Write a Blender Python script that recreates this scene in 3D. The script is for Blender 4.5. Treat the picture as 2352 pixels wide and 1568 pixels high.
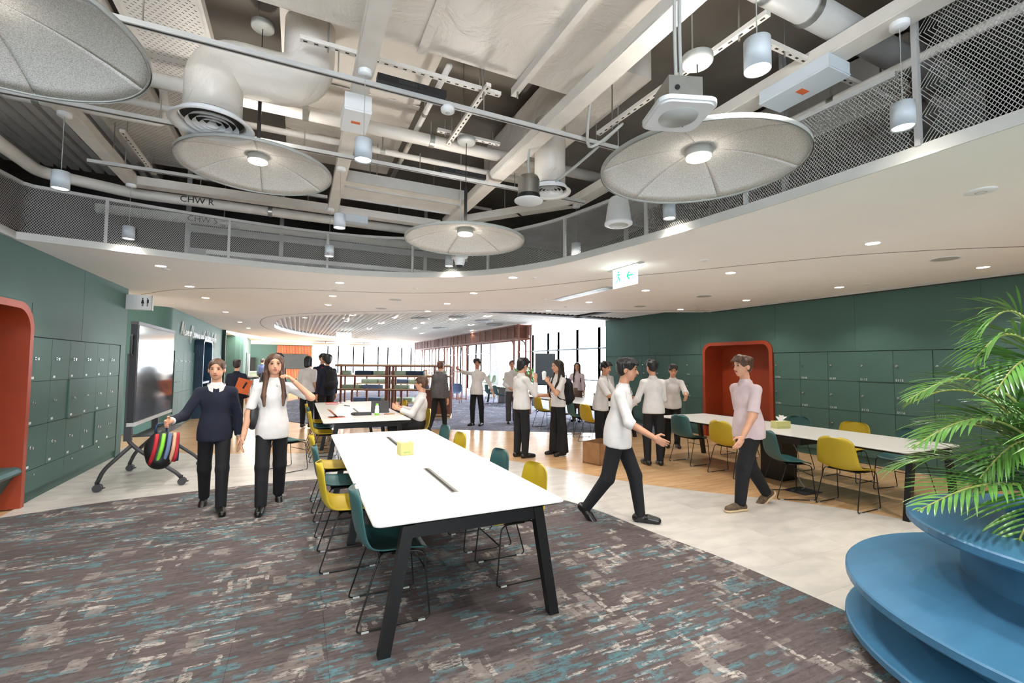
import bpy, bmesh, math, random
import numpy as np
from mathutils import Vector, Matrix

for _o in list(bpy.data.objects):
    bpy.data.objects.remove(_o)
SC = bpy.context.scene
COL = SC.collection
PI = math.pi
rnd = random.Random(7)

# ------------------------------------------------------------------ camera
YAW, PITCH, ROLL, FPX, EYE = .4402, .0507, .008, 1044.0, 1.65
fw = Vector((math.sin(YAW)*math.cos(PITCH), math.cos(YAW)*math.cos(PITCH), math.sin(PITCH)))
r0 = Vector((math.cos(YAW), -math.sin(YAW), 0))
u0 = r0.cross(fw)
rt = r0*math.cos(ROLL) + u0*math.sin(ROLL)
up = u0*math.cos(ROLL) - r0*math.sin(ROLL)
cd = bpy.data.cameras.new('camera')
cam = bpy.data.objects.new('camera', cd)
COL.objects.link(cam)
cd.sensor_width = 36.0
cd.lens = FPX/2352*36
cd.clip_start = .05
cd.clip_end = 300
m = Matrix((rt, up, -fw)).transposed().to_4x4()
m.translation = (0, 0, EYE)
cam.matrix_world = m
SC.camera = cam

# ------------------------------------------------------------------ world and exposure
w = bpy.data.worlds.new('sky')
SC.world = w
w.use_nodes = True
bg = w.node_tree.nodes['Background']
bg.inputs[0].default_value = (.86, .93, 1, 1)
bg.inputs[1].default_value = 9.0
SC.view_settings.view_transform = 'Standard'
SC.view_settings.look = 'None'
SC.view_settings.exposure = 1.12
SC.view_settings.gamma = 1.0
SC.view_settings.use_curve_mapping = False
WARM = (1, .96, .9)
DOWN_W, PEND_W, DISC_W, COVE_W = 27.0, 44.0, 40.0, 250.0

def add_light(name, kind, parent, loc, power, color=WARM, size=.05, spot=None, blend=.4, rot=None):
    ld = bpy.data.lights.new(name, kind)
    ld.energy = power
    ld.color = color
    if kind == 'AREA':
        ld.shape = 'DISK'
        ld.size = size
    else:
        ld.shadow_soft_size = size
    if spot:
        ld.spot_size = spot
        ld.spot_blend = blend
    o = bpy.data.objects.new(name, ld)
    COL.objects.link(o)
    o.parent = parent
    o.location = loc
    if rot:
        o.rotation_euler = rot
    return o

# ------------------------------------------------------------------ materials
def lin(c):
    return tuple(((v/255)/12.92 if v/255 <= .04045 else ((v/255+.055)/1.055)**2.4) for v in c)

class NT:
    def __init__(s, name):
        s.m = bpy.data.materials.new(name)
        s.m.use_nodes = True
        s.t = s.m.node_tree
        s.b = s.t.nodes['Principled BSDF']
        s.out = s.t.nodes['Material Output']
    def n(s, typ, **kw):
        nd = s.t.nodes.new(typ)
        for k, v in kw.items():
            if k.startswith('i_'):
                key = k[2:]
                nd.inputs[int(key) if key.isdigit() else key].default_value = v
            else:
                setattr(nd, k, v)
        return nd
    def l(s, a, b):
        s.t.links.new(a, b)
    def math(s, op, a, b=None, c=None):
        nd = s.n('ShaderNodeMath', operation=op)
        for i, v in enumerate((a, b, c)):
            if v is None:
                continue
            if isinstance(v, (int, float)):
                nd.inputs[i].default_value = v
            else:
                s.l(v, nd.inputs[i])
        return nd.outputs[0]
    def mix(s, fac, a, b):
        nd = s.n('ShaderNodeMix', data_type='RGBA')
        for i, v in ((0, fac), (6, a), (7, b)):
            if isinstance(v, (int, float)):
                nd.inputs[i].default_value = v
            elif isinstance(v, tuple):
                nd.inputs[i].default_value = (*v[:3], 1)
            else:
                s.l(v, nd.inputs[i])
        return nd.outputs[2]
    def ramp(s, v, a, b):
        nd = s.n('ShaderNodeMapRange')
        nd.interpolation_type = 'SMOOTHSTEP'
        nd.inputs[1].default_value = a
        nd.inputs[2].default_value = b
        s.l(v, nd.inputs[0])
        return nd.outputs[0]

def mk(name, rgb, rough=.5, metal=0, var=.05, scale=6, bump=0, bscale=60, spec=.5, stretch=None, emit=None, estr=0, trans=0, sheen=0, objrand=0):
    s = NT(name)
    c = lin(rgb)
    tc = s.n('ShaderNodeTexCoord')
    src = tc.outputs['Object']
    if stretch:
        mp = s.n('ShaderNodeMapping')
        mp.inputs['Scale'].default_value = stretch
        s.l(src, mp.inputs[0])
        src = mp.outputs[0]
    nz = s.n('ShaderNodeTexNoise', i_Scale=scale, i_Detail=4.0)
    s.l(src, nz.inputs['Vector'])
    lo = tuple(max(0, v*(1-var*1.6)) for v in c)
    hi = tuple(min(1, v*(1+var*1.6)) for v in c)
    col = s.mix(s.ramp(nz.outputs[0], .3, .7), lo, hi)
    if objrand:
        oi = s.n('ShaderNodeObjectInfo')
        hs = s.n('ShaderNodeHueSaturation')
        s.l(s.math('ADD', s.math('MULTIPLY', oi.outputs['Random'], objrand), 1-objrand*.5), hs.inputs['Value'])
        s.l(col, hs.inputs['Color'])
        col = hs.outputs[0]
    s.l(col, s.b.inputs['Base Color'])
    s.b.inputs['Roughness'].default_value = rough
    s.b.inputs['Metallic'].default_value = metal
    s.b.inputs['Specular IOR Level'].default_value = spec
    if trans:
        s.b.inputs['Transmission Weight'].default_value = trans
    if sheen:
        s.b.inputs['Sheen Weight'].default_value = sheen
    if emit:
        s.b.inputs['Emission Color'].default_value = (*lin(emit), 1)
        s.b.inputs['Emission Strength'].default_value = estr
    if bump:
        n2 = s.n('ShaderNodeTexNoise', i_Scale=bscale, i_Detail=3.0)
        s.l(src, n2.inputs['Vector'])
        bp = s.n('ShaderNodeBump', i_Strength=bump)
        bp.inputs['Distance'].default_value = .01
        s.l(n2.outputs[0], bp.inputs['Height'])
        s.l(bp.outputs[0], s.b.inputs['Normal'])
    return s.m

def carpet_mat(name, base, dark, teal, pale, amount=1.0):
    s = NT(name)
    tc = s.n('ShaderNodeTexCoord')
    oi = s.n('ShaderNodeObjectInfo')
    geo = s.n('ShaderNodeNewGeometry')
    sx = s.n('ShaderNodeSeparateXYZ')
    s.l(geo.outputs['Position'], sx.inputs[0])
    X, Y = sx.outputs[0], sx.outputs[1]
    wob = s.n('ShaderNodeTexNoise', i_Scale=22.0, i_Detail=3.0)
    mp = s.n('ShaderNodeMapping')
    mp.inputs['Scale'].default_value = (.35, 1, 1)
    s.l(geo.outputs['Position'], mp.inputs[0])
    s.l(mp.outputs[0], wob.inputs['Vector'])
    fine = s.n('ShaderNodeTexNoise', i_Scale=45.0, i_Detail=5.0, i_Roughness=.75)
    s.l(mp.outputs[0], fine.inputs['Vector'])
    def cells(L, W, seed):
        row = s.math('FLOOR', s.math('DIVIDE', s.math('ADD', Y, s.math('MULTIPLY', wob.outputs[0], .02)), W))
        wn = s.n('ShaderNodeTexWhiteNoise', noise_dimensions='2D')
        cv = s.n('ShaderNodeCombineXYZ')
        s.l(row, cv.inputs[0])
        cv.inputs[1].default_value = seed
        s.l(cv.outputs[0], wn.inputs['Vector'])
        colx = s.math('FLOOR', s.math('ADD', s.math('DIVIDE', s.math('ADD', X, s.math('MULTIPLY', wob.outputs[0], .05)), L), s.math('MULTIPLY', wn.outputs[0], 7.3)))
        w2 = s.n('ShaderNodeTexWhiteNoise', noise_dimensions='3D')
        c2 = s.n('ShaderNodeCombineXYZ')
        s.l(row, c2.inputs[0])
        s.l(colx, c2.inputs[1])
        c2.inputs[2].default_value = seed
        s.l(c2.outputs[0], w2.inputs['Vector'])
        return w2.outputs[0]
    big = s.n('ShaderNodeTexNoise', i_Scale=1.7, i_Detail=2.0)
    s.l(geo.outputs['Position'], big.inputs['Vector'])
    fine2 = s.n('ShaderNodeTexNoise', i_Scale=95.0, i_Detail=3.0, i_Roughness=.8)
    s.l(mp.outputs[0], fine2.inputs['Vector'])
    mid = s.n('ShaderNodeTexNoise', i_Scale=7.0, i_Detail=4.0, i_Roughness=.6)
    s.l(mp.outputs[0], mid.inputs['Vector'])
    c = cells(.34, .013, 5.2)
    col = s.mix(s.ramp(fine.outputs[0], .25, .75), lin(dark), lin(base))
    col = s.mix(s.math('MULTIPLY', c, .3), col, tuple(v*1.45 for v in lin(base)))
    big2 = s.n('ShaderNodeTexNoise', i_Scale=1.35, i_Detail=3.0)
    mp2 = s.n('ShaderNodeMapping')
    mp2.inputs['Location'].default_value = (7.3, 2.1, 0)
    mp2.inputs['Scale'].default_value = (.7, 1.2, 1)
    s.l(geo.outputs['Position'], mp2.inputs[0])
    s.l(mp2.outputs[0], big2.inputs['Vector'])
    bigm = s.math('MULTIPLY', s.math('SUBTRACT', big.outputs[0], .5), .75)
    bigt = s.math('MULTIPLY', s.math('SUBTRACT', big2.outputs[0], .5), .9)
    def layer(col, cell, thr, tint, k, bm, lo, hi):
        v = s.math('ADD', s.math('ADD', cell, bm), s.math('MULTIPLY', s.math('SUBTRACT', mid.outputs[0], .5), .35))
        edge = s.ramp(v, thr-.015, thr+.05)
        spk = s.ramp(s.math('ADD', s.math('MULTIPLY', fine.outputs[0], .6), s.math('MULTIPLY', fine2.outputs[0], .4)), lo, hi)
        return s.mix(s.math('MULTIPLY', s.math('MULTIPLY', edge, spk), k), col, lin(tint))
    am = amount
    mid_tone = tuple(.55*p+.45*q for p, q in zip(base, pale))
    col = layer(col, cells(.26, .08, 2.2), 1-.10*am, mid_tone, .55, bigm, .38, .5)
    col = layer(col, cells(.2, .045, 3.1), 1-.16*am, teal, .75, bigt, .42, .56)
    col = layer(col, cells(.09, .13, 9.1), 1-.07*am, mid_tone, .8, bigm, .4, .5)
    col = layer(col, cells(.12, .022, 8.7), 1-.13*am, teal, .7, bigt, .4, .55)
    col = layer(col, cells(.17, .05, 12.4), 1-.03*am, pale, .85, bigm, .43, .56)
    col = layer(col, cells(.13, .018, 31.9), 1-.05*am, pale, .75, bigt, .44, .58)
    col = layer(col, cells(.03, .1, 17.7), 1-.02*am, pale, .7, bigm, .42, .55)
    hs = s.n('ShaderNodeHueSaturation')
    s.l(s.math('ADD', s.math('MULTIPLY', oi.outputs['Random'], .18), .91), hs.inputs['Value'])
    s.l(col, hs.inputs['Color'])
    s.l(hs.outputs[0], s.b.inputs['Base Color'])
    s.b.inputs['Roughness'].default_value = .95
    s.b.inputs['Specular IOR Level'].default_value = .1
    n2 = s.n('ShaderNodeTexNoise', i_Scale=350.0)
    s.l(geo.outputs['Position'], n2.inputs['Vector'])
    bp = s.n('ShaderNodeBump', i_Strength=.5)
    bp.inputs['Distance'].default_value = .004
    s.l(n2.outputs[0], bp.inputs['Height'])
    s.l(bp.outputs[0], s.b.inputs['Normal'])
    return s.m

def wood_mat(name, a, b, rough=.35, rand=.25, grain=(1.2, 22, 22)):
    s = NT(name)
    tc = s.n('ShaderNodeTexCoord')
    oi = s.n('ShaderNodeObjectInfo')
    cv = s.n('ShaderNodeCombineXYZ')
    s.l(s.math('MULTIPLY', oi.outputs['Random'], 37.0), cv.inputs[2])
    va = s.n('ShaderNodeVectorMath', operation='ADD')
    s.l(tc.outputs['Object'], va.inputs[0])
    s.l(cv.outputs[0], va.inputs[1])
    mp = s.n('ShaderNodeMapping')
    mp.inputs['Scale'].default_value = grain
    s.l(va.outputs[0], mp.inputs[0])
    nz = s.n('ShaderNodeTexNoise', i_Scale=1.6, i_Detail=6.0, i_Roughness=.6, i_Distortion=.6)
    s.l(mp.outputs[0], nz.inputs['Vector'])
    col = s.mix(s.ramp(nz.outputs[0], .3, .72), lin(a), lin(b))
    hs = s.n('ShaderNodeHueSaturation')
    s.l(s.math('ADD', s.math('MULTIPLY', oi.outputs['Random'], rand), 1-rand*.5), hs.inputs['Value'])
    s.l(col, hs.inputs['Color'])
    s.l(hs.outputs[0], s.b.inputs['Base Color'])
    s.b.inputs['Roughness'].default_value = rough
    s.b.inputs['Specular IOR Level'].default_value = .4
    return s.m

def glass_mat(name, tint=(1, 1, 1), gloss=.12):
    s = NT(name)
    tr = s.n('ShaderNodeBsdfTransparent')
    tr.inputs[0].default_value = (*tint, 1)
    gl = s.n('ShaderNodeBsdfGlossy')
    gl.inputs['Roughness'].default_value = .03
    lw = s.n('ShaderNodeLayerWeight', i_Blend=.2)
    mx = s.n('ShaderNodeMixShader')
    s.l(s.math('MULTIPLY', lw.outputs['Fresnel'], gloss*4), mx.inputs[0])
    s.l(tr.outputs[0], mx.inputs[1])
    s.l(gl.outputs[0], mx.inputs[2])
    s.l(mx.outputs[0], s.out.inputs[0])
    return s.m

def felt_mat(name):
    s = NT(name)
    tc = s.n('ShaderNodeTexCoord')
    n1 = s.n('ShaderNodeTexNoise', i_Scale=210.0, i_Detail=4.0, i_Roughness=.75)
    s.l(tc.outputs['Object'], n1.inputs['Vector'])
    s.l(s.mix(s.ramp(n1.outputs[0], .36, .6), lin((176, 174, 171)), lin((236, 233, 229))), s.b.inputs['Base Color'])
    s.b.inputs['Roughness'].default_value = .95
    s.b.inputs['Specular IOR Level'].default_value = .1
    return s.m

def foil_mat(name, rgb):
    s = NT(name)
    tc = s.n('ShaderNodeTexCoord')
    n1 = s.n('ShaderNodeTexNoise', i_Scale=2.2, i_Detail=5.0, i_Roughness=.55, i_Distortion=1.2)
    s.l(tc.outputs['Object'], n1.inputs['Vector'])
    vo = s.n('ShaderNodeTexVoronoi', i_Scale=1.8, feature='DISTANCE_TO_EDGE')
    s.l(n1.outputs['Color'], vo.inputs['Vector'])
    c = lin(rgb)
    s.l(s.mix(s.ramp(n1.outputs[0], .3, .7), tuple(v*.93 for v in c), c), s.b.inputs['Base Color'])
    s.b.inputs['Roughness'].default_value = .38
    bp = s.n('ShaderNodeBump', i_Strength=.55)
    bp.inputs['Distance'].default_value = .05
    s.l(s.math('ADD', s.math('MULTIPLY', vo.outputs['Distance'], .35), n1.outputs[0]), bp.inputs['Height'])
    s.l(bp.outputs[0], s.b.inputs['Normal'])
    return s.m

MT = {
 'carpet': carpet_mat('carpet_taupe_teal', (97, 88, 87), (73, 66, 66), (84, 124, 132), (182, 174, 166)),
 'carpet_blue': carpet_mat('carpet_blue_grey', (122, 122, 136), (88, 88, 102), (120, 140, 170), (196, 196, 205), .9),
 'vinyl': mk('vinyl_pale', (198, 193, 186), .27, var=.05, scale=2.6, bump=.05, bscale=90, objrand=.05, stretch=(1, 2.4, 1)),
 'wood': wood_mat('oak_plank', (186, 146, 104), (214, 178, 136), .24, .16),
 'teal': mk('teal_laminate', (77, 104, 96), .55, var=.02, scale=1.5, spec=.14),
 'teal_dark': mk('dark_teal', (38, 58, 54), .6),  # darker teal of locker carcasses, end fin and door leaf
 'orange': mk('burnt_orange_paint', (158, 60, 28), .5, var=.03),
 'navy': mk('navy_paint', (20, 58, 88), .4, var=.03),
 'white_ceiling': mk('ceiling_paint', (246, 243, 240), .75, var=.01, scale=1),
 'fascia': mk('fascia_paint', (206, 206, 202), .6, var=.01),
 'slab': mk('concrete_soffit', (150, 142, 132), .85, var=.1, scale=1.4, bump=.2, bscale=30),
 'plenum': mk('plenum_dark', (58, 56, 54), .9, var=.15, scale=1.2),
 'metal_cream': mk('cream_painted_steel', (216, 211, 204), .45, var=.03),
 'metal_grey': mk('grey_painted_steel', (186, 186, 184), .4, var=.03),
 'mesh_grey': mk('expanded_mesh_paint', (184, 184, 180), .5, var=.02),
 'steel': mk('galvanised_steel', (170, 170, 165), .35, .9, var=.06),
 'chrome': mk('chrome', (220, 220, 220), .18, 1.0, var=.01),
 'black_metal': mk('black_powder_coat', (15, 15, 16), .4, var=.08),
 'black_plastic': mk('black_plastic', (18, 18, 20), .5, var=.08),
 'charcoal': mk('charcoal_plastic', (52, 52, 55), .45, var=.05),
 'white_lam': mk('white_laminate', (216, 214, 209), .32, var=.01, scale=1),
 'white_plastic': mk('white_plastic', (232, 234, 236), .4, var=.01),
 'lamp_body': mk('lamp_white_paint', (205, 214, 222), .45, var=.01),
 'grey_plastic': mk('grey_plastic', (176, 178, 174), .5, var=.02),
 'yellow': mk('mustard_shell', (190, 164, 34), .42, var=.02, scale=2),
 'teal_shell': mk('teal_shell', (50, 92, 92), .42, var=.02, scale=2),
 'felt': felt_mat('grey_felt'),
 'foil': foil_mat('white_foil_wrap', (222, 215, 206)),
 'foil_grey': foil_mat('grey_foil_wrap', (192, 188, 182)),
 'planter': mk('blue_paint', (62, 112, 146), .36, var=.04, scale=3, stretch=(1, 6, 1)),
 'glass': glass_mat('window_glass'),
 'frame_white': mk('window_frame_white', (236, 240, 244), .5),
 'frame_dark': mk('mullion_grey', (92, 104, 112), .5),
 'rust': mk('rust_brown_steel', (126, 72, 52), .5, var=.06),
 'ply': wood_mat('birch_ply', (200, 172, 136), (226, 204, 172), .45, .1, (2, 16, 16)),
 'lit': mk('lamp_diffuser', (255, 250, 240), .5, var=0, emit=(255, 246, 232), estr=20.0),
 'lit_soft': mk('cove_diffuser', (255, 250, 240), .5, var=0, emit=(255, 247, 236), estr=9.0),
 'cream_label': mk('label_print', (214, 220, 212), .5, var=.01),
 'white_letter': mk('white_acrylic', (238, 240, 240), .4, var=.01),
 'skin': mk('skin_fair', (214, 160, 130), .5, var=.05, scale=12, bump=.03),
 'skin2': mk('skin_tan', (196, 142, 112), .5, var=.05, scale=12, bump=.03),
 'shirt_white': mk('white_cotton', (216, 212, 210), .85, var=.03, scale=9, bump=.5, bscale=11),
 'shirt_pink': mk('pale_pink_cotton', (214, 194, 197), .85, var=.04, scale=9, bump=.5, bscale=11),
 'navy_wool': mk('navy_knit', (22, 26, 44), .9, var=.12, scale=14, bump=.4, bscale=14),
 'blue_shirt': mk('slate_blue_cotton', (70, 84, 118), .85, var=.08, scale=14, bump=.4, bscale=14),
 'grey_knit': mk('grey_knit', (88, 86, 90), .9, var=.1, scale=14, bump=.4, bscale=14),
 'trouser_black': mk('black_twill', (17, 17, 21), .85, var=.12, scale=10, bump=.4, bscale=12),
 'trouser_grey': mk('grey_twill', (78, 72, 72), .85, var=.1, scale=10, bump=.4, bscale=12),
 'brown_skirt': mk('brown_cloth', (112, 88, 74), .85, var=.1, scale=10, bump=.4, bscale=12),
 'shoe': mk('black_leather', (20, 19, 19), .32, var=.1),
 'shoe_brown': mk('brown_suede', (96, 78, 60), .8, var=.2, scale=30),
 'sole': mk('tan_rubber', (205, 178, 140), .7),
 'hair_black': mk('black_hair', (20, 18, 20), .42, var=.35, scale=30, bump=.8, bscale=70, stretch=(1, 1, .12)),
 'hair_brown': mk('brown_hair', (86, 58, 42), .45, var=.3, scale=30, bump=.8, bscale=70, stretch=(1, 1, .12)),
 'hair_dark': mk('dark_brown_hair', (48, 36, 32), .45, var=.3, scale=30, bump=.8, bscale=70, stretch=(1, 1, .12)),
 'hair_red': mk('auburn_hair', (176, 112, 66), .45, var=.3, scale=30, bump=.8, bscale=70, stretch=(1, 1, .12)),
 'eye': mk('eye_dark', (38, 28, 24), .2, var=0),
 'lip': mk('lips', (176, 92, 86), .45, var=.03),
 'red': mk('red_cloth', (186, 34, 44), .7),
 'green_leaf': mk('palm_leaf', (86, 136, 60), .26, var=.22, scale=5),
 'leaf2': mk('money_tree_leaf', (92, 164, 76), .4, var=.2, scale=8),
 'stem': mk('green_stem', (150, 160, 84), .5, var=.15, scale=12),
 'bark': mk('grey_bark', (112, 100, 84), .8, var=.2, scale=12),
 'soil': mk('potting_soil', (52, 40, 30), .95, var=.3, scale=30, bump=.6),
 'tissue_box': mk('lime_card', (198, 196, 130), .6, var=.03),
 'tissue': mk('white_tissue', (246, 246, 244), .9, var=.01),
 'orange_case': mk('orange_case', (216, 108, 58), .5),
 'red_book': mk('red_cover', (206, 74, 58), .5),
 'screen': mk('dark_glass_screen', (66, 72, 76), .09, var=.02, spec=1.0),
 'dark_panel': mk('dark_panel', (58, 66, 70), .4),
 'exit_white': mk('exit_sign_panel', (255, 255, 255), .5, var=0, emit=(244, 255, 248), estr=2.6),
 'exit_green': mk('exit_sign_green', (60, 200, 140), .5, var=0, emit=(40, 196, 128), estr=.75),
 'slat_wood': mk('orange_timber_slat', (190, 118, 82), .6, var=.06),
 'green_cap': mk('lime_plastic', (132, 210, 60), .4),
 'sage': mk('sage_plastic', (150, 178, 108), .45),
 'bin_steel': mk('brushed_bin_steel', (196, 198, 200), .25, 1.0, var=.04, stretch=(20, 20, .5)),
 'cush_blue': mk('slate_blue_cushion', (98, 116, 150), .85, objrand=.3),
 'cush_green': mk('sage_cushion', (160, 180, 160), .85, objrand=.3),
 'cush_navy': mk('navy_cushion', (40, 58, 78), .85, objrand=.3),
 'cardboard': mk('brown_card', (150, 110, 72), .8, var=.1),
 'ink': mk('black_ink', (30, 30, 32), .6, var=0),
}

# ------------------------------------------------------------------ mesh helpers
class MB:
    def __init__(s):
        s.v, s.f, s.mi, s.sm = [], [], [], []
    def add(s, v, f, sm=False, mi=0):
        o = len(s.v)
        s.v += [tuple(p) for p in v]
        s.f += [tuple(i+o for i in q) for q in f]
        s.mi += [mi]*len(f)
        s.sm += [sm]*len(f)
        return s
    def box(s, x0, x1, y0, y1, z0, z1, mi=0):
        v = [(x, y, z) for z in (z0, z1) for y in (y0, y1) for x in (x0, x1)]
        return s.add(v, [(0, 2, 3, 1), (4, 5, 7, 6), (0, 1, 5, 4), (2, 6, 7, 3), (0, 4, 6, 2), (1, 3, 7, 5)], mi=mi)
    def obox(s, c, size, R=None, mi=0):
        a, b, d = (v/2 for v in size)
        v = [Vector((x, y, z)) for z in (-d, d) for y in (-b, b) for x in (-a, a)]
        if R is not None:
            if isinstance(R, (int, float)):
                R = Matrix.Rotation(R, 3, 'Z')
            v = [R @ p for p in v]
        v = [p+Vector(c) for p in v]
        return s.add(v, [(0, 2, 3, 1), (4, 5, 7, 6), (0, 1, 5, 4), (2, 6, 7, 3), (0, 4, 6, 2), (1, 3, 7, 5)], mi=mi)
    def bar(s, p0, p1, w, h, mi=0, upv=(0, 0, 1)):
        p0, p1 = Vector(p0), Vector(p1)
        d = (p1-p0)
        L = d.length
        d.normalize()
        u = Vector(upv)
        if abs(d.dot(u)) > .98:
            u = Vector((1, 0, 0))
        x = d.cross(u).normalized()
        y = x.cross(d)
        R = Matrix((x, d, y)).transposed()
        return s.obox((p0+p1)/2, (w, L, h), R, mi)
    def cyl(s, p0, p1, r, n=12, r2=None, cap=True, sm=True, mi=0):
        r2 = r if r2 is None else r2
        p0, p1 = Vector(p0), Vector(p1)
        d = (p1-p0).normalized()
        a = d.orthogonal().normalized()
        b = d.cross(a)
        v = []
        for p, q in ((p0, r), (p1, r2)):
            for i in range(n):
                t = 2*PI*i/n
                v.append(p+a*(q*math.cos(t))+b*(q*math.sin(t)))
        f = [(i, (i+1) % n, n+(i+1) % n, n+i) for i in range(n)]
        s.add(v, f, sm, mi)
        if cap:
            s.add(v[:n], [tuple(range(n-1, -1, -1))], False, mi)
            s.add(v[n:], [tuple(range(n))], False, mi)
        return s
    def tube(s, pts, r, n=8, closed=False, mi=0, caps=True):
        pts = [Vector(p) for p in pts]
        N = len(pts)
        R = r if isinstance(r, (list, tuple)) else [r]*N
        v = []
        nrm = None
        for i, p in enumerate(pts):
            if closed:
                d = pts[(i+1) % N]-pts[i-1]
            else:
                d = pts[min(i+1, N-1)]-pts[max(i-1, 0)]
            d.normalize()
            if nrm is None:
                nrm = d.orthogonal().normalized()
            else:
                nrm = (nrm-d*nrm.dot(d))
                nrm = nrm.normalized() if nrm.length > 1e-6 else d.orthogonal().normalized()
            b = d.cross(nrm)
            for k in range(n):
                t = 2*PI*k/n
                v.append(p+nrm*(R[i]*math.cos(t))+b*(R[i]*math.sin(t)))
        f = []
        for i in range(N if closed else N-1):
            j = (i+1) % N
            for k in range(n):
                k2 = (k+1) % n
                f.append((i*n+k, i*n+k2, j*n+k2, j*n+k))
        if not closed and caps:
            f.append(tuple(range(n-1, -1, -1)))
            f.append(tuple((N-1)*n+k for k in range(n)))
        return s.add(v, f, True, mi)
    def prism(s, poly, z0, z1, mi=0, sm=False):
        n = len(poly)
        v = [(x, y, z0) for x, y in poly]+[(x, y, z1) for x, y in poly]
        s.add(v, [tuple(range(n-1, -1, -1)), tuple(range(n, 2*n))], False, mi)
        return s.add(v, [(i, (i+1) % n, n+(i+1) % n, n+i) for i in range(n)], sm, mi)
    def lathe(s, prof, c=(0, 0, 0), n=24, mi=0, sm=True, cap=False):
        v = []
        for r, z in prof:
            for k in range(n):
                t = 2*PI*k/n
                v.append((c[0]+r*math.cos(t), c[1]+r*math.sin(t), c[2]+z))
        f = []
        for i in range(len(prof)-1):
            for k in range(n):
                k2 = (k+1) % n
                f.append((i*n+k, i*n+k2, (i+1)*n+k2, (i+1)*n+k))
        s.add(v, f, sm, mi)
        if cap and prof[0][0] > 1e-5:
            s.add(v[:n], [tuple(range(n-1, -1, -1))], False, mi)
        if cap and prof[-1][0] > 1e-5:
            s.add(v[-n:], [tuple(range(n))], False, mi)
        return s
    def ell(s, c, r, n=14, m=9, R=None, mi=0):
        v, f = [], []
        for i in range(m+1):
            t = PI*i/m
            for k in range(n):
                a = 2*PI*k/n
                p = Vector((r[0]*math.sin(t)*math.cos(a), r[1]*math.sin(t)*math.sin(a), r[2]*math.cos(t)))
                if R is not None:
                    p = R @ p
                v.append(p+Vector(c))
        for i in range(m):
            for k in range(n):
                k2 = (k+1) % n
                f.append((i*n+k, (i+1)*n+k, (i+1)*n+k2, i*n+k2))
        return s.add(v, f, True, mi)
    def mesh(s, name, mats):
        me = bpy.data.meshes.new(name)
        me.from_pydata(s.v, [], s.f)
        for mm in (mats if isinstance(mats, (list, tuple)) else [mats]):
            me.materials.append(MT[mm] if isinstance(mm, str) else mm)
        me.polygons.foreach_set('material_index', s.mi)
        me.polygons.foreach_set('use_smooth', s.sm)
        me.update()
        return me
    def build(s, name, mats, parent=None, loc=None, rz=0):
        return mobj(name, s.mesh(name, mats), parent, loc, rz)

def mobj(name, me, parent=None, loc=None, rz=0):
    o = bpy.data.objects.new(name, me)
    COL.objects.link(o)
    if parent is not None:
        o.parent = parent
    if loc is not None:
        o.location = loc
    if rz:
        o.rotation_euler = (0, 0, rz)
    return o

def tag(o, label=None, cat=None, group=None, kind=None):
    for k, v in (('label', label), ('category', cat), ('group', group), ('kind', kind)):
        if v:
            o[k] = v
    return o

def thing(name, label, cat, loc=(0, 0, 0), rz=0, group=None):
    o = bpy.data.objects.new(name, None)
    COL.objects.link(o)
    o.empty_display_size = .1
    o.location = loc
    o.rotation_euler = (0, 0, rz)
    return tag(o, label, cat, group)

def struct(o):
    o['kind'] = 'structure'
    return o

def dup(root, loc=None, rz=None, label=None, group=None, swap=None):
    def cp(o, par):
        c = o.copy()
        COL.objects.link(c)
        c.parent = par
        if swap and o.type == 'MESH' and o.data.name in swap:
            c.data = swap[o.data.name]
        for ch in kids.get(o.name, ()):
            cp(ch, c)
        return c
    kids = {}
    for o in tree(root):
        if o.parent:
            kids.setdefault(o.parent.name, []).append(o)
    c = cp(root, root.parent)
    if loc is not None:
        c.location = loc
    if rz is not None:
        c.rotation_euler = (0, 0, rz)
    if label:
        c['label'] = label
    if group:
        c['group'] = group
    return c

def tree(o):
    out = [o]
    for ch in o.children:
        out += tree(ch)
    return out

def spline(pts, n=8, closed=False):
    P = [Vector(p) for p in pts]
    N = len(P)
    out = []
    for i in range(N if closed else N-1):
        p0 = P[i-1] if (closed or i > 0) else P[0]
        p1, p2 = P[i], P[(i+1) % N]
        p3 = P[(i+2) % N] if (closed or i+2 < N) else P[-1]
        for k in range(n):
            t = k/n
            out.append(.5*((2*p1)+(p2-p0)*t+(2*p0-5*p1+4*p2-p3)*t*t+(3*p1-p0-3*p2+p3)*t**3))
    if not closed:
        out.append(P[-1])
    return out

def fillet(pts, r, n=5, closed=False):
    P = [Vector(p) for p in pts]
    N = len(P)
    out = []
    for i in range(N):
        if not closed and i in (0, N-1):
            out.append(P[i])
            continue
        a, b, c = P[i-1], P[i], P[(i+1) % N]
        d1, d2 = (a-b), (c-b)
        rr = min(r, d1.length*.48, d2.length*.48)
        q0, q1 = b+d1.normalized()*rr, b+d2.normalized()*rr
        for k in range(n+1):
            t = k/n
            out.append(q0*(1-t)**2+b*2*t*(1-t)+q1*t*t)
    return out

def rrect(x0, x1, y0, y1, r, n=6):
    out = []
    for cx_, cy_, a0 in ((x1-r, y1-r, 0), (x0+r, y1-r, PI/2), (x0+r, y0+r, PI), (x1-r, y0+r, 1.5*PI)):
        for k in range(n+1):
            a = a0+PI/2*k/n
            out.append((cx_+r*math.cos(a), cy_+r*math.sin(a)))
    return out

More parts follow.
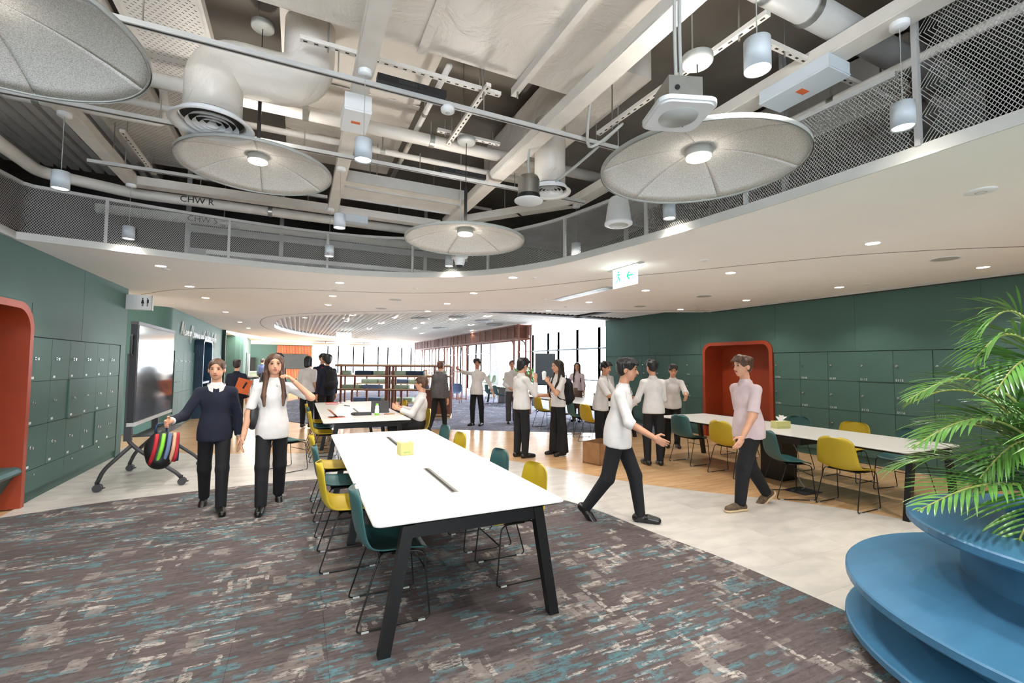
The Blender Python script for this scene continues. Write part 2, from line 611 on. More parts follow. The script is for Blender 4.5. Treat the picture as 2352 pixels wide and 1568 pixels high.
def clip(poly, x0, x1, y0, y1):
    for ax, lim, sg in ((0, x0, 1), (0, x1, -1), (1, y0, 1), (1, y1, -1)):
        out = []
        n = len(poly)
        for i in range(n):
            a, b = poly[i], poly[(i+1) % n]
            da, db = (a[ax]-lim)*sg, (b[ax]-lim)*sg
            if da >= 0:
                out.append(a)
            if (da > 0 and db < 0) or (da < 0 and db > 0):
                t = da/(da-db)
                out.append((a[0]+(b[0]-a[0])*t, a[1]+(b[1]-a[1])*t))
        poly = out
        if len(poly) < 3:
            return []
    q = [poly[0]]
    for p in poly[1:]:
        if abs(p[0]-q[-1][0])+abs(p[1]-q[-1][1]) > 1e-4:
            q.append(p)
    ar = .5*abs(sum(q[i-1][0]*q[i][1]-q[i][0]*q[i-1][1] for i in range(len(q))))
    return q if len(q) > 2 and ar > 4e-4 else []

def text_mesh(txt, size, depth, mat, name='lettering', font_shear=0, align='LEFT', spacing=1.0):
    cu = bpy.data.curves.new(name, 'FONT')
    cu.body = txt
    cu.size = size
    cu.extrude = depth/2
    cu.resolution_u = 3
    cu.shear = font_shear
    cu.align_x = align
    cu.space_character = spacing
    o = bpy.data.objects.new(name, cu)
    COL.objects.link(o)
    dg = bpy.context.evaluated_depsgraph_get()
    me = bpy.data.meshes.new_from_object(o.evaluated_get(dg))
    bpy.data.objects.remove(o)
    bpy.data.curves.remove(cu)
    me.materials.clear()
    me.materials.append(MT[mat])
    return me

# ------------------------------------------------------------------ the setting
XL, XR, ZC = -2.79, 8.85, 2.95
ROWS = (.12, .373, .882, 1.406, 1.9265)
def v2(pts, n=6):
    return [(p.x, p.y) for p in spline([(x, y, 0) for x, y in pts], n)]
OPEN = v2([(-2.79, 6.6), (-2.07, 6.77), (-1.5, 6.9), (-.87, 7.0), (-.25, 7.07), (.35, 7.08), (.95, 7.0), (1.53, 6.8), (2.16, 6.39), (2.52, 6.02), (2.79, 5.6), (3.06, 4.93), (3.29, 3.68), (3.42, 2.6), (3.45, 1.69), (3.45, .97), (3.45, -1.4), (3.3, -2.6), (2.7, -3.4), (1.7, -3.8)])
CARPET = v2([(-2.79, 6.66), (-1.99, 6.93), (-1.08, 7.06), (-.37, 7.12), (.19, 7.11), (1.0, 6.98), (1.7, 6.65), (2.3, 6.1), (2.75, 5.4), (3.01, 4.79), (3.15, 4.25), (3.24, 3.51), (3.35, 2.88), (3.4, 2.01), (3.42, 0), (3.42, -3.9)])
WOODC = v2([(-2.95, 11.2), (-2.42, 10.66), (-1.7, 9.99), (-.7, 9.55), (.39, 9.15), (1.7, 8.75), (2.6, 8.15), (3.2, 7.4), (3.68, 6.57), (4.25, 5.32), (4.73, 4.6), (5.29, 3.95), (5.75, 3.35), (6.04, 2.69), (6.4, 1.5), (6.6, 0), (6.6, -3.9)])
BLUEC = v2([(-.9, 18.5), (-.95, 17.2), (-.55, 15.27), (.15, 13.9), (1.17, 12.6), (2.13, 11.85), (3.1, 11.4), (4.43, 10.55), (5.97, 9.62), (7.4, 8.95), (8.85, 8.3)])
OVAL = v2([(8.85, 7.95), (6.75, 9.05), (4.04, 10.5), (2.2, 11.95), (1.2, 12.8), (.14, 13.75), (-.45, 14.9), (-.75, 17.4), (-.7, 20.1), (.3, 23.6), (2.5, 26.6), (5.3, 28.9), (9.5, 31)])

# --- floors
b = MB().box(-8, 10.5, -4.2, 37.2, -.16, -.012)
floor = struct(b.build('floor', 'wood'))
def pieces(name, region, x0, x1, y0, y1, L, Wd, z0, z1, mat, stagger, gap):
    y = y0
    k = 0
    while y < y1:
        x = x0-(rnd.random()*L if stagger == 'rand' else (k % 2)*L*.5*(stagger == 'half'))
        while x < x1:
            q = clip(region, max(x, x0)+gap, min(x+L, x1)-gap, y+gap, y+Wd-gap)
            if q:
                cx_ = sum(p[0] for p in q)/len(q)
                cy_ = sum(p[1] for p in q)/len(q)
                MB().prism([(p[0]-cx_, p[1]-cy_) for p in q], z0, z1).build(name, mat, floor, (cx_, cy_, 0))
            x += L
        y += Wd
        k += 1
pieces('carpet_tile', [(-2.79, -3.9)]+CARPET, -2.8, 3.6, .5, 7.3, .5, .5, -.012, .004, 'carpet', None, .0006)
MB().prism([(-2.79, .5), (-2.79, -3.9), (3.41, -3.9), (3.42, .5)], -.012, .004).build('carpet', 'carpet', floor)
pale = CARPET+WOODC[::-1]
pieces('vinyl_tile', pale, -3, 7, .3, 11.4, .9, .45, -.012, .001, 'vinyl', 'half', .0004)
MB().prism([(3.42, -3.9), (6.6, -3.9), (6.55, .3), (3.42, .3)], -.012, .001).build('vinyl_sheet', 'vinyl', floor)
wreg = WOODC+[(8.85, -3.9)]+BLUEC[::-1]+[(-1.3, 18.5), (-2.75, 18.5)]
pieces('wood_plank', wreg, -2.8, 8.85, 1.2, 12.4, 1.5, .2, -.012, 0, 'wood', 'rand', .0006)
MB().prism(BLUEC+[(10.3, 8.3), (10.3, 30), (5, 30), (1.0, 26), (-.6, 21)], -.011, .002).build('carpet_far', 'carpet_blue', floor)

# --- low ceiling with the open bay, the slatted oval and the cove
low = OPEN+[(1.7, -4.2), (8.85, -4.2)]+OVAL+[(9.5, 37), (-8, 37), (-8, 10.2), (-2.79, 10.2)]
ceil = struct(MB().prism(low, ZC, ZC+.075).build('ceiling', 'white_ceiling'))
def ribbon(path, w_, z0, z1):
    mb = MB()
    P = [Vector((p[0], p[1], 0)) for p in path]
    L, R = [], []
    for i, p in enumerate(P):
        d = (P[min(i+1, len(P)-1)]-P[max(i-1, 0)]).normalized()
        nn = Vector((-d.y, d.x, 0))
        L.append(p+nn*w_/2)
        R.append(p-nn*w_/2)
    n = len(P)
    v = [(p.x, p.y, z) for z in (z0, z1) for S in (L, R) for p in S]
    f = []
    for i in range(n-1):
        a, b_, c, d = i, n+i, 2*n+i, 3*n+i
        f += [(a, a+1, b_+1, b_), (c, d, d+1, c+1), (a, c, c+1, a+1), (b_, b_+1, d+1, d)]
    return mb.add(v, f)
ribbon(OPEN, .012, ZC-.001, ZC+.08).build('fascia', 'fascia', ceil)
GRV = v2([(-2.78, 11.0), (-2.05, 9.97), (-1.31, 9.41), (-.61, 9.04), (.58, 8.73), (1.53, 8.45), (2.58, 7.83), (3.42, 6.86), (4.23, 5.42), (4.86, 4.46), (5.3, 3.75), (5.91, 2.91), (6.97, 2.01), (8.8, 1.0)])
ribbon(GRV, .014, ZC-.002, ZC).build('groove', 'plenum', ceil)
ribbon(v2([(8.8, 7.6), (6.6, 8.7), (3.9, 10.15), (2.0, 11.5), (1.0, 12.3), (-.1, 13.4), (-.85, 14.8), (-1.15, 17.3), (-1.05, 20.1), (-.5, 22.6)]), .014, ZC-.002, ZC).build('groove', 'plenum', ceil)
ribbon(OVAL, .02, ZC-.002, ZC+.2).build('oval_fascia', 'frame_white', ceil)
MB().box(-1.2, 10.4, 7.5, 31.5, 3.16, 3.22).build('oval_backing', 'white_ceiling', ceil)
sl = MB().box(-.02, .02, 7.6, 31.2, 0, .075).mesh('ceiling_slat', 'white_ceiling')
x = -.72
while x < 10.2:
    mobj('ceiling_slat', sl, ceil, (x, 0, 3.06))
    x += .15
K1 = v2([(-2.76, 21.7), (-2.3, 23.9), (-1.69, 26.06), (-.7, 28.8), (.37, 30.6)])
K2 = v2([(-2.76, 25.4), (-2.2, 27.4), (-1.5, 29.2), (-.3, 31.5), (1.2, 33.2)])
struct(MB().prism(K1+K2[::-1], ZC-.012, ZC).build('trim_1', 'lit_soft'))

# --- slab over the open bay and dark plenum around it
slab = struct(MB().box(-5.2, 9, -4.3, 11.2, 4.85, 5.05).build('ceiling', 'slab'))
for xa, xb, ya, yb, nm in ((-5.0, 9, 10.9, 11.2, 'wall_plenum_far'), (7.2, 7.4, -4.3, 11.2, 'wall_plenum_right'), (-5.2, 9, -4.5, -4.2, 'wall_plenum_back'), (-5.2, -5.0, -4.3, 11.2, 'wall_plenum_west')):
    struct(MB().box(xa, xb, ya, yb, 3.03 if 'plenum' in nm else 0, 4.9).build(nm, 'plenum' if 'plenum' in nm else 'teal'))

# --- mesh guard standing on the edge of the opening
fen = thing('mesh_guard', 'grey expanded metal mesh guard running round the open ceiling bay', 'mesh guard', (0, 0, 3.025))
path = [Vector((XL+.02, .8+.3*k_, 0)) for k_ in range(19)]+[Vector((p[0], p[1], 0)) for p in OPEN if p[1] > -2.0 and p[0] > XL+.05]
S = [0]
for i in range(1, len(path)):
    S.append(S[-1]+(path[i]-path[i-1]).length)
def on_path(s):
    s = max(0, min(S[-1], s))
    for i in range(1, len(S)):
        if S[i] >= s:
            t = (s-S[i-1])/(S[i]-S[i-1])
            return path[i-1].lerp(path[i], t), (path[i]-path[i-1]).normalized()
def s_at(x, y):
    return min((((p.x-x)**2+(p.y-y)**2), s) for p, s in zip(path, S))[1]
s_hi = s_at(3.45, 1.38)
def mesh_run(sa, sb, h):
    mb = MB()
    pitch, slope, wv = .022, 1.45, .0022
    run = h/slope
    for sg in (1, -1):
        s = sa-run if sg > 0 else sa
        lim = sb if sg > 0 else sb+run
        while s < lim:
            n = 6
            pts = []
            for k in range(n+1):
                ss = s+sg*run*k/n
                if sa <= ss <= sb:
                    p, d = on_path(ss)
                    nn = Vector((-d.y, d.x, 0))
                    pts.append((p+nn*(.001*sg), d, h*k/n))
            for a, c in zip(pts, pts[1:]):
                mb.add([(a[0].x-a[1].x*wv, a[0].y-a[1].y*wv, a[2]), (a[0].x+a[1].x*wv, a[0].y+a[1].y*wv, a[2]),
                        (c[0].x+c[1].x*wv, c[0].y+c[1].y*wv, c[2]), (c[0].x-c[1].x*wv, c[0].y-c[1].y*wv, c[2])], [(0, 1, 2, 3)])
            s += pitch
    return mb
H1, H2 = .53, 1.05
tag(mesh_run(.01, s_hi, H1).build('wire_mesh', 'mesh_grey', fen), kind='stuff')
tag(mesh_run(s_hi, S[-1], H2).build('wire_mesh', 'mesh_grey', fen), kind='stuff')
def rail(sa, sb, z):
    pts = []
    s = sa
    while s < sb+.01:
        p, d = on_path(s)
        pts.append((p.x, p.y))
        s += .12
    return ribbon(pts, .03, z-.035, z)
rail(0, s_hi, H1+.01).build('top_rail', 'metal_grey', fen)
rail(s_hi, S[-1], H2+.01).build('top_rail', 'metal_grey', fen)
for (px, py, hh) in ((-2.07, 6.77, H1), (-.87, 7.0, H1), (.35, 7.08, H1), (1.53, 6.8, H1), (2.46, 6.1, H1), (3.06, 4.93, H1), (3.29, 3.68, H1), (3.42, 2.6, H1), (3.45, 1.38, H2), (3.45, 0, H2), (XL+.02, 5.4, H1), (XL+.02, 4.2, H1), (XL+.02, 3.0, H1)):
    p, d = on_path(s_at(px, py))
    MB().obox((p.x, p.y, hh/2), (.03, .035, hh), math.atan2(d.y, d.x)).build('post', 'metal_grey', fen)
# lean steel studs and rails that stand behind the guard
for i, (xa, ya, xb, yb, z0, z1) in enumerate(((-1.55, 8.2, -1.55, 8.2, 3.03, 4.85), (-.3, 8.4, -.3, 8.4, 3.03, 4.85), (2.1, 8.3, 2.1, 8.3, 3.03, 4.85), (4.6, 5.6, 4.6, 5.6, 3.03, 4.85), (4.4, 2.9, 4.4, 2.9, 3.03, 4.85))):
    tag(MB().box(xa-.03, xa+.03, ya-.02, ya+.02, z0-.005, z1+.005).build('steel_stud', 'metal_grey'), 'grey steel hanger stud standing behind the mesh guard in the dark void', 'stud', 'steel studs behind the mesh guard')
for z, y in ((3.62, 8.22), (3.28, 8.25)):
    tag(MB().box(-1.53, 2.9, y-.02, y+.02, z, z+.1).build('stud_rail', 'metal_grey'), 'long grey steel rail fixed across studs behind the mesh guard' + (', upper of two' if z > 3.5 else ', lower of two'), 'rail')

# --- walls
def elevation(name, poly, xa, xb, mat='teal'):
    n = len(poly)
    mb = MB()
    v = [(xx, y, z) for xx in (xa, xb) for y, z in poly]
    mb.add(v, [tuple(range(n)), tuple(range(2*n-1, n-1, -1))]+[(i, n+i, n+(i+1) % n, (i+1) % n) for i in range(n)])
    return struct(mb.build(name, mat))
def arch_pts(ya, yb, zt, r, n=8):
    out = [(ya, 0)]
    for k in range(n+1):
        a = PI-PI/2*k/n
        out.append((ya+r+r*math.cos(a), zt-r+r*math.sin(a)))
    for k in range(n+1):
        a = PI/2-PI/2*k/n
        out.append((yb-r+r*math.cos(a), zt-r+r*math.sin(a)))
    out.append((yb, 0))
    return out
NL = (5.2, 7.08, 2.3)
NR = (6.17, 7.95, 2.2)
ol = arch_pts(*NL, .3)
wl = elevation('wall_left', [(-4.2, 0)]+ol[:-1]+[(7.08, ROWS[-1]+.006), (10.06, ROWS[-1]+.006), (10.06, 0), (10.3, 0), (10.3, 3.03), (-4.2, 3.03)], XL-.9, XL)
orr = arch_pts(*NR, .22)
wr = elevation('wall_right', [(-4.2, 0), (1.4, 0), (1.4, ROWS[-1]+.006), (6.17, ROWS[-1]+.006)]+orr[1:-1]+[(7.95, ROWS[-1]+.006), (11.74, ROWS[-1]+.006), (11.74, 0), (11.8, 0), (11.8, 3.4), (-4.2, 3.4)], XR, XR+.9)
struct(MB().box(XL-.004, XL+.03, -4.2, 6.62, ZC, 3.032).build('trim_5', 'fascia'))
struct(MB().box(XL-1.0, XL-.86, -4.2, 10.3, 0, 3.03).build('wall_left_back', 'teal'))
struct(MB().box(XR+.86, XR+1.0, -4.2, 11.8, 0, 3.4).build('wall_right_back', 'teal'))
struct(MB().box(XR+.9, 10.4, 11.6, 11.8, 0, 3.4).build('wall_right_return', 'teal'))
def panel(parent, X, sg, poly):
    n = len(poly)
    v = [(X+sg*xx, y, z) for xx in (-.002, .004) for y, z in poly]
    MB().add(v, [tuple(range(n)), tuple(range(2*n-1, n-1, -1))]+[(i, n+i, n+(i+1) % n, (i+1) % n) for i in range(n)]).build('wall_panel', 'teal', parent)
T = ROWS[-1]+.01
for ya, yb in ((8.455, 10.298),):
    panel(wl, XL, 1, [(ya, T), (yb, T), (yb, ZC-.005), (ya, ZC-.005)])
panel(wl, XL, 1, [(6.275, 2.32), (7.09, 2.32), (7.09, T), (8.447, T), (8.447, ZC-.005), (6.275, ZC-.005)])
panel(wl, XL, 1, [(3.6, 2.32), (6.267, 2.32), (6.267, ZC-.005), (3.6, ZC-.005)])
for ya, yb, zb in ((1.6, 2.99, T), (3.0, 4.63, T), (4.64, 6.11, T), (8.04, 9.8, T), (9.81, 11.79, T), (6.12, 8.03, 2.22)):
    panel(wr, XR, -1, [(ya, zb), (yb, zb), (yb, ZC-.04), (ya, ZC-.04)])
# dark linear diffuser slot where the right wall meets the ceiling
struct(MB().box(XR-.14, XR-.004, 1.0, 7.7, ZC-.03, ZC-.001).build('trim_2', 'metal_grey'))
struct(MB().box(XR-.11, XR-.03, 1.05, 7.65, ZC-.034, ZC-.029).build('trim_3', 'plenum'))
# baseboards: recessed plinths
struct(MB().box(XL-.3, XL-.03, 7.08, 10.06, 0, .118).build('baseboard_left', 'teal'))
struct(MB().box(XR+.03, XR+.3, 1.4, 6.17, 0, .118).build('baseboard_right', 'teal'))
struct(MB().box(XR+.03, XR+.3, 7.95, 11.74, 0, .118).build('baseboard_right_far', 'teal'))

# second teal wall past the passage, with a rounded corner
X2 = -2.75
arc = [(X2-.3+.3*math.cos(a), 13.4-.3*math.sin(a)) for a in [PI/2*k/8 for k in range(9)]]
w2 = struct(MB().prism([(-6, 13.1)]+arc[::-1]+[(X2, 21.4), (-6, 21.4)], 0, 3.1, sm=False).build('wall_left_far', 'teal'))
struct(MB().box(-6.2, -5.9, 9.5, 30, 0, 3.1).build('wall_passage', 'teal'))
struct(MB().box(X2, X2+.12, 21.36, 21.5, 0, 2.95).build('trim_4', 'teal_dark'))
# pier with a door, far wall
pier = struct(MB().prism([(-6, 25.6), (-2.75, 25.6), (-2.55, 25.66), (-2.42, 25.8), (-2.37, 26.0), (-2.5, 30.5), (-6, 30.5)], 0, 3.1).build('wall_pier', 'teal'))
d = thing('door_1', None, None, (-2.39, 27.0, 0))
struct(d)
MB().box(-.03, .02, 0, 1.2, 0, 2.15).build('door_leaf', 'teal_dark', d)
MB().box(-.02, .04, 1.25, 1.5, .1, 2.1).build('door_sidelight', 'frame_white', d)
wf = struct(MB().box(-8, .95, 36.9, 37.2, 0, 3.1).build('wall_far', 'teal'))
sp = thing('slatted_panel', 'orange timber slatted wall panel on far wall behind the television', 'wall panel', (-1.35, 36.88, 0))
MB().box(0, 2.3, -.03, 0, .5, 2.9).build('backing', 'orange', sp)
slm = MB().box(-.03, .03, -.06, -.03, .5, 2.9).mesh('slat', 'slat_wood')
for i in range(23):
    mobj('slat', slm, sp, (.05+i*.1, 0, 0))
tv = thing('television', 'large black television on the orange slatted far wall', 'television', (-.2, 36.825, 0))
MB().box(-.85, .85, -.05, 0, 1.2, 2.3).build('casing', 'black_plastic', tv)
MB().box(-.83, .83, -.055, -.05, 1.22, 2.28).build('screen', 'dark_panel', tv)
tag(MB().box(-3.6, -2.7, 36.7, 36.89, .9, 2.0).build('serving_hatch', 'black_metal'), 'dark framed serving hatch in the far teal wall', 'hatch')

# --- window walls
def window(name, axis, fix, a0, a1, z0, z1, frame, depth=.08, trans=None, fwd=.035):
    o = thing(name, None, None)
    struct(o)
    def bx(u0, u1, w0, w1, t=depth):
        return MB().box(fix-t/2, fix+t/2, u0, u1, w0, w1) if axis == 'x' else MB().box(u0, u1, fix-t/2, fix+t/2, w0, w1)
    fr = MB()
    for q in (bx(a0, a1, z1-.07, z1), bx(a0, a1, z0, z0+.07), bx(a0-fwd, a0+fwd, z0, z1), bx(a1-fwd, a1+fwd, z0, z1)):
        fr.add(q.v, q.f)
    if trans:
        q = bx(a0, a1, trans-.03, trans+.03)
        fr.add(q.v, q.f)
    fr.build('window_frame', frame, o)
    if trans:
        bx(a0+.03, a1-.03, z0+.06, trans-.025, .012).build('pane', 'glass', o)
        bx(a0+.03, a1-.03, trans+.025, z1-.06, .012).build('pane', 'glass', o)
    else:
        bx(a0+.03, a1-.03, z0+.06, z1-.06, .012).build('pane', 'glass', o)
    return o
k = 1
y = 11.8
wd = [1.5, .9, 1.5, 1.5, .9, 1.5, 1.5, .9, 1.5, 1.5, 1.5, .9, 1.5, 1.5, 1.5, .9, 1.5, 1.5, 1.5]
for q in wd:
    if y+q > 37:
        break
    window('window_%d' % k, 'x', 10.36, y, y+q, .02, 3.3, 'frame_dark', trans=2.3)
    y += q
    k += 1
struct(MB().box(10.3, 10.44, y, 37.2, 0, 3.4).build('wall_window_end', 'frame_white'))
x = .95
while x < 10.2:
    q = 1.1 if k % 2 else .75
    q = min(q, 10.3-x)
    window('window_%d' % k, 'y', 37.0, x, x+q, .9, 2.95, 'frame_white', trans=2.4, fwd=.045)
    x += q
    k += 1
struct(MB().box(.95, 10.3, 36.9, 37.1, 0, .9).build('wall_far_sill', 'frame_white'))
struct(MB().box(.9, 10.4, 36.9, 37.1, 2.95, 3.4).build('wall_far_head', 'frame_white'))
struct(MB().box(8.7, 10.5, 31.4, 37.2, 2.95, 3.4).build('wall_far_soffit', 'frame_white'))
b = MB()
for z in (1.08,):
    b.tube([(10.15, 11.9, z), (10.15, 36, z)], .025)
for yy in range(12, 37, 2):
    b.cyl((10.15, yy, 0), (10.15, yy, 1.08), .018, 8)
tag(b.build('guard_rail', 'frame_dark'), 'long grey guard rail standing along the tall right windows', 'railing')
# unseen windows behind the photographer, added for cool daylight to brighten the bay
k0 = k
x = XL
while x < .5:
    window('window_%d' % k, 'y', -4.3, x, x+1.9, .25, 2.9, 'frame_white', trans=2.2)
    x += 1.9
    k += 1
struct(MB().box(x, XR+.5, -4.4, -4.2, 0, 3.1).build('wall_back_right', 'teal'))
struct(MB().box(XL-.5, XR+.5, -4.4, -4.2, 0, .25).build('wall_back', 'teal'))
struct(MB().box(XL-.5, XR+.5, -4.4, -4.2, 2.9, 3.1).build('wall_back_head', 'teal'))
struct(MB().box(8.9, 9.9, 20.4, 21.5, 0, 3.4).build('wall_column', 'frame_white'))

# ------------------------------------------------------------------ lockers
_door = {}
_num = {}
def locker_bank(label, X, sg, ys, numbers=None, seed=1, proud=(), plates=True, small=False, zs=ROWS, depth=.45):
    r = random.Random(seed)
    t = thing('locker_bank', label, 'lockers', (X, ys[0], 0))
    MB().box(min(-sg*depth, -sg*.022), max(-sg*depth, -sg*.022), .002, ys[-1]-ys[0]-.002, zs[0], zs[-1]).build('carcass', 'teal_dark', t)
    lockm = bpy.data.meshes.get('lock') or MB().cyl((0, 0, 0), (.012, 0, 0), .017, 12).cyl((.012, 0, 0), (.03, 0, 0), .011, 10).obox((.034, 0, -.004), (.008, .01, .03)).mesh('lock', 'chrome')
    pinm = bpy.data.meshes.get('small_lock') or MB().cyl((0, 0, 0), (.012, 0, 0), .012, 10).mesh('small_lock', 'chrome')
    platem = bpy.data.meshes.get('number_plate') or MB().box(0, .002, -.027, .027, -.014, .014).mesh('number_plate', 'cream_label')
    for j in range(len(zs)-1):
        jj = len(zs)-2-j          # 0 is the top row
        for i in range(len(ys)-1):
            if j == 0 and (i % 2) and not small:
                continue
            y1 = ys[i+1] if (j or small) else ys[min(i+2, len(ys)-1)]
            wy, wz = y1-ys[i]-.006, zs[j+1]-zs[j]-.006
            key = (round(wy, 3), round(wz, 3))
            if key not in _door:
                _door[key] = MB().box(-.011, .011, -wy/2, wy/2, -wz/2, wz/2).mesh('locker_door', 'teal')
            off = .014 if (i, jj) in proud else (r.random()-.5)*.002
            dd = mobj('locker_door', _door[key], t, (sg*(-.011+off), (ys[i]+y1)/2-ys[0], (zs[j]+zs[j+1])/2))
            hinge = -sg                       # handle side: left as one faces the door
            ky = hinge*-1*sg*0
            left = -1 if sg > 0 else 1
            lk = mobj('lock', pinm if j == 0 else lockm, dd, (sg*.011, left*(wy/2-.05) if not plates else left*wy*.28, wz*.02 if j else wz*.25))
            if sg < 0:
                lk.rotation_euler = (0, 0, PI)
            if j == 0 or small:
                continue
            if plates:
                mobj('number_plate', platem, dd, (sg*.011, left*(wy/2-.09), -wz/2+.04))
            if numbers:
                s_ = numbers(i, jj)
                if s_ not in _num:
                    _num[s_] = text_mesh(s_, .05, .002, 'cream_label', 'number_label', spacing=1.15)
                o = mobj('number_label', _num[s_], dd, (sg*.0115, left*(wy/2-.022), -wz/2+.018))
                o.rotation_euler = (PI/2, 0, PI/2 if sg > 0 else -PI/2)
    return t
locker_bank('teal-green locker bank beside the left orange niche, with small number plates', XL, 1, [7.1, 7.62, 8.12, 8.59, 9.06, 9.53, 10.02], seed=2, proud=((2, 1), (4, 2)))
ysr = [1.52+.513*i for i in range(9)]+[6.16]
locker_bank('dark green locker bank with printed numbers behind the long right table', XR, -1, ysr, lambda i, jj: 'S%d' % (106+3*(8-i)-3+jj+3*0), seed=3, proud=((5, 0), (4, 0)), plates=False)
ysr2 = [7.96+.5385*i for i in range(8)]
locker_bank('dark green locker bank between right orange niche and the window wall', XR, -1, ysr2, lambda i, jj: 'S%d' % (80+3*(7-i)+jj), seed=4, plates=False)
locker_bank('teal locker bank under the white script, near the blue niche', X2+.03, 1, [13.6, 14.07, 14.54, 15.01, 15.48, 15.95], seed=5, small=True, depth=.029, zs=(.373, .882, 1.406, 1.9265))
locker_bank('teal locker bank under the white script, past the blue niche', X2+.03, 1, [17.65, 18.2, 18.75, 19.3, 19.85, 20.4, 21.0], seed=6, small=True, depth=.029, zs=(.373, .882, 1.406, 1.9265))

# ------------------------------------------------------------------ niches
def niche(label, X, sg, ya, yb, zt, r, mat, depth=.55, proud=.035, rim=.075, seat=None):
    t = thing('seating_niche', label, 'niche', (X, ya, 0))
    out = arch_pts(0, yb-ya, zt, r, 8)
    inn = arch_pts(rim, yb-ya-rim, zt-rim, max(.05, r-rim*.6), 8)
    n = len(out)
    mb = MB()
    xs = sg*proud
    v = [(xs, y, z) for y, z in out]+[(xs, y, z) for y, z in inn]+[(-sg*.02, y, z) for y, z in out]
    f = []
    for i in range(n-1):
        f += [(i, i+1, n+i+1, n+i), (i, 2*n+i, 2*n+i+1, i+1)]
    mb.add(v, f)
    mb.build('rim', mat, t)
    mb = MB()
    v = [(xs, y, z) for y, z in inn]+[(-sg*depth, y, z) for y, z in inn]
    mb.add(v, [(i, i+1, n+i+1, n+i) for i in range(n-1)], True)
    mb.build('lining', mat, t)
    mb = MB()
    mb.add([(-sg*depth, y, z) for y, z in inn], [tuple(range(n))])
    mb.build('back_panel', mat, t)
    if seat:
        ww = yb-ya-2*rim
        y0 = rim+.004
        def bx(a, b):
            return (min(sg*a, sg*b), max(sg*a, sg*b))
        x0, x1 = bx(-depth+.01, .0)
        c = MB()
        prof = [(-depth+.01, .36), (-.02, .36), (.02, .38), (.035, .41), (.02, .45), (-.02, .465), (-depth+.01, .465)]
        pts = [(sg*a, b) for a, b in prof]
        k = len(pts)
        v = [(a, yy, z) for yy in (y0, y0+ww-.008) for a, z in pts]
        c.add(v, [tuple(range(k)), tuple(range(2*k-1, k-1, -1))]+[(i, (i+1) % k, k+(i+1) % k, k+i) for i in range(k)])
        c.build('seat_cushion', 'teal_shell', t)
        c = MB()
        prof = [(-depth+.01, 0), (-.22, 0), (-.03, .358), (-depth+.01, .358)]
        v = [(sg*a, yy, z) for yy in (y0, y0+ww-.008) for a, z in prof]
        c.add(v, [(0, 1, 2, 3), (7, 6, 5, 4)]+[(i, (i+1) % 4, 4+(i+1) % 4, 4+i) for i in range(4)])
        c.build('seat_base', 'teal_shell', t)
    return t
niche('burnt orange seating niche with rounded top and teal bench, beside the plated lockers', XL, 1, *NL, .3, 'orange', seat=True)
niche('burnt orange arched niche behind the long right table', XR, -1, *NR, .22, 'orange', seat=True)
niche('navy blue arched niche standing proud of the teal wall under the white script', X2, 1, 16.0, 17.55, 2.33, .22, 'navy', depth=.03, proud=.24, rim=.06)
for o in bpy.data.objects:
    if o.name.startswith('seating_niche') and 'navy' in o.get('label', ''):
        MB().box(-.02, .2, .07, 1.48, 1.0, 1.06).build('shelf', 'navy', o)
        MB().box(-.02, .2, .07, 1.48, .42, .5).build('shelf', 'navy', o)

# ------------------------------------------------------------------ script lettering on the far left wall
GL = {
 'A': ([[(0, 0), (.22, 1), (.3, 1), (.44, 0)], [(.06, .38), (.42, .36)]], .5),
 'L': ([[(.12, 1.05), (.1, .5), (.04, .06), (.2, .0), (.4, .05)]], .42),
 'o': ([[(.3, .34), (.14, .42), (.04, .2), (.12, .02), (.28, .08), (.32, .28), (.24, .42), (.4, .34)]], .38),
 'v': ([[(0, .4), (.12, .02), (.28, .42), (.36, .36)]], .34),
 'e': ([[(.02, .2), (.2, .26), (.24, .4), (.12, .44), (.03, .22), (.1, .02), (.3, .08)]], .3),
 'f': ([[(.02, .15), (.2, .8), (.3, 1.0), (.2, 1.02), (.12, .6), (.08, -.5), (.02, -.6)], [(0, .42), (.28, .42)]], .3),
 'a': ([[(.3, .4), (.12, .42), (.02, .18), (.12, .01), (.26, .2), (.3, .42), (.28, .08), (.4, .04)]], .38),
 'r': ([[(0, .06), (.06, .44), (.08, .1), (.14, .38), (.26, .42)]], .27),
 'n': ([[(0, .02), (.05, .42), (.06, .05), (.16, .4), (.24, .34), (.24, .04), (.34, .06)]], .34),
 'i': ([[(.02, .4), (.04, .06), (.14, .04)], [(.06, .62), (.07, .66)]], .15),
 'g': ([[(.28, .4), (.1, .42), (.02, .2), (.12, .04), (.28, .36), (.26, -.3), (.12, -.7), (.02, -.5), (.36, .06)]], .36),
 'd': ([[(.28, .36), (.1, .42), (.02, .18), (.12, .01), (.28, .2), (.34, 1.0), (.3, .06), (.4, .04)]], .4),
 'C': ([[(.34, .8), (.22, .9), (.04, .4), (.14, .02), (.36, .1)]], .38),
 'c': ([[(.26, .36), (.14, .43), (.02, .2), (.12, .01), (.3, .1)]], .3),
 'l': ([[(.02, .1), (.2, .8), (.14, 1.0), (.06, .6), (.06, .06), (.18, .05)]], .2),
}
lt = thing('wall_lettering', 'white handwritten lettering reading A Love of Learning and Confidence for Life', 'lettering', (X2+.005, 14.15, 2.36))
u = 0
txt = 'A Love of Learning and Confidence for life'
tw = sum(.22 if c == ' ' else GL[c][1] for c in txt)
kx, kz = 5.5/tw, .3
for c in txt:
    if c == ' ':
        u += .22*kx
        continue
    mb = MB()
    for st in GL[c][0]:
        pts = [(.02, (p[0]+.12*p[1])*kx, p[1]*kz) for p in st]
        mb.tube(spline(pts, 4) if len(pts) > 2 else pts, .015, 6)
    mb.build('letter', 'white_letter', lt, (0, u, 0))
    u += GL[c][1]*kx

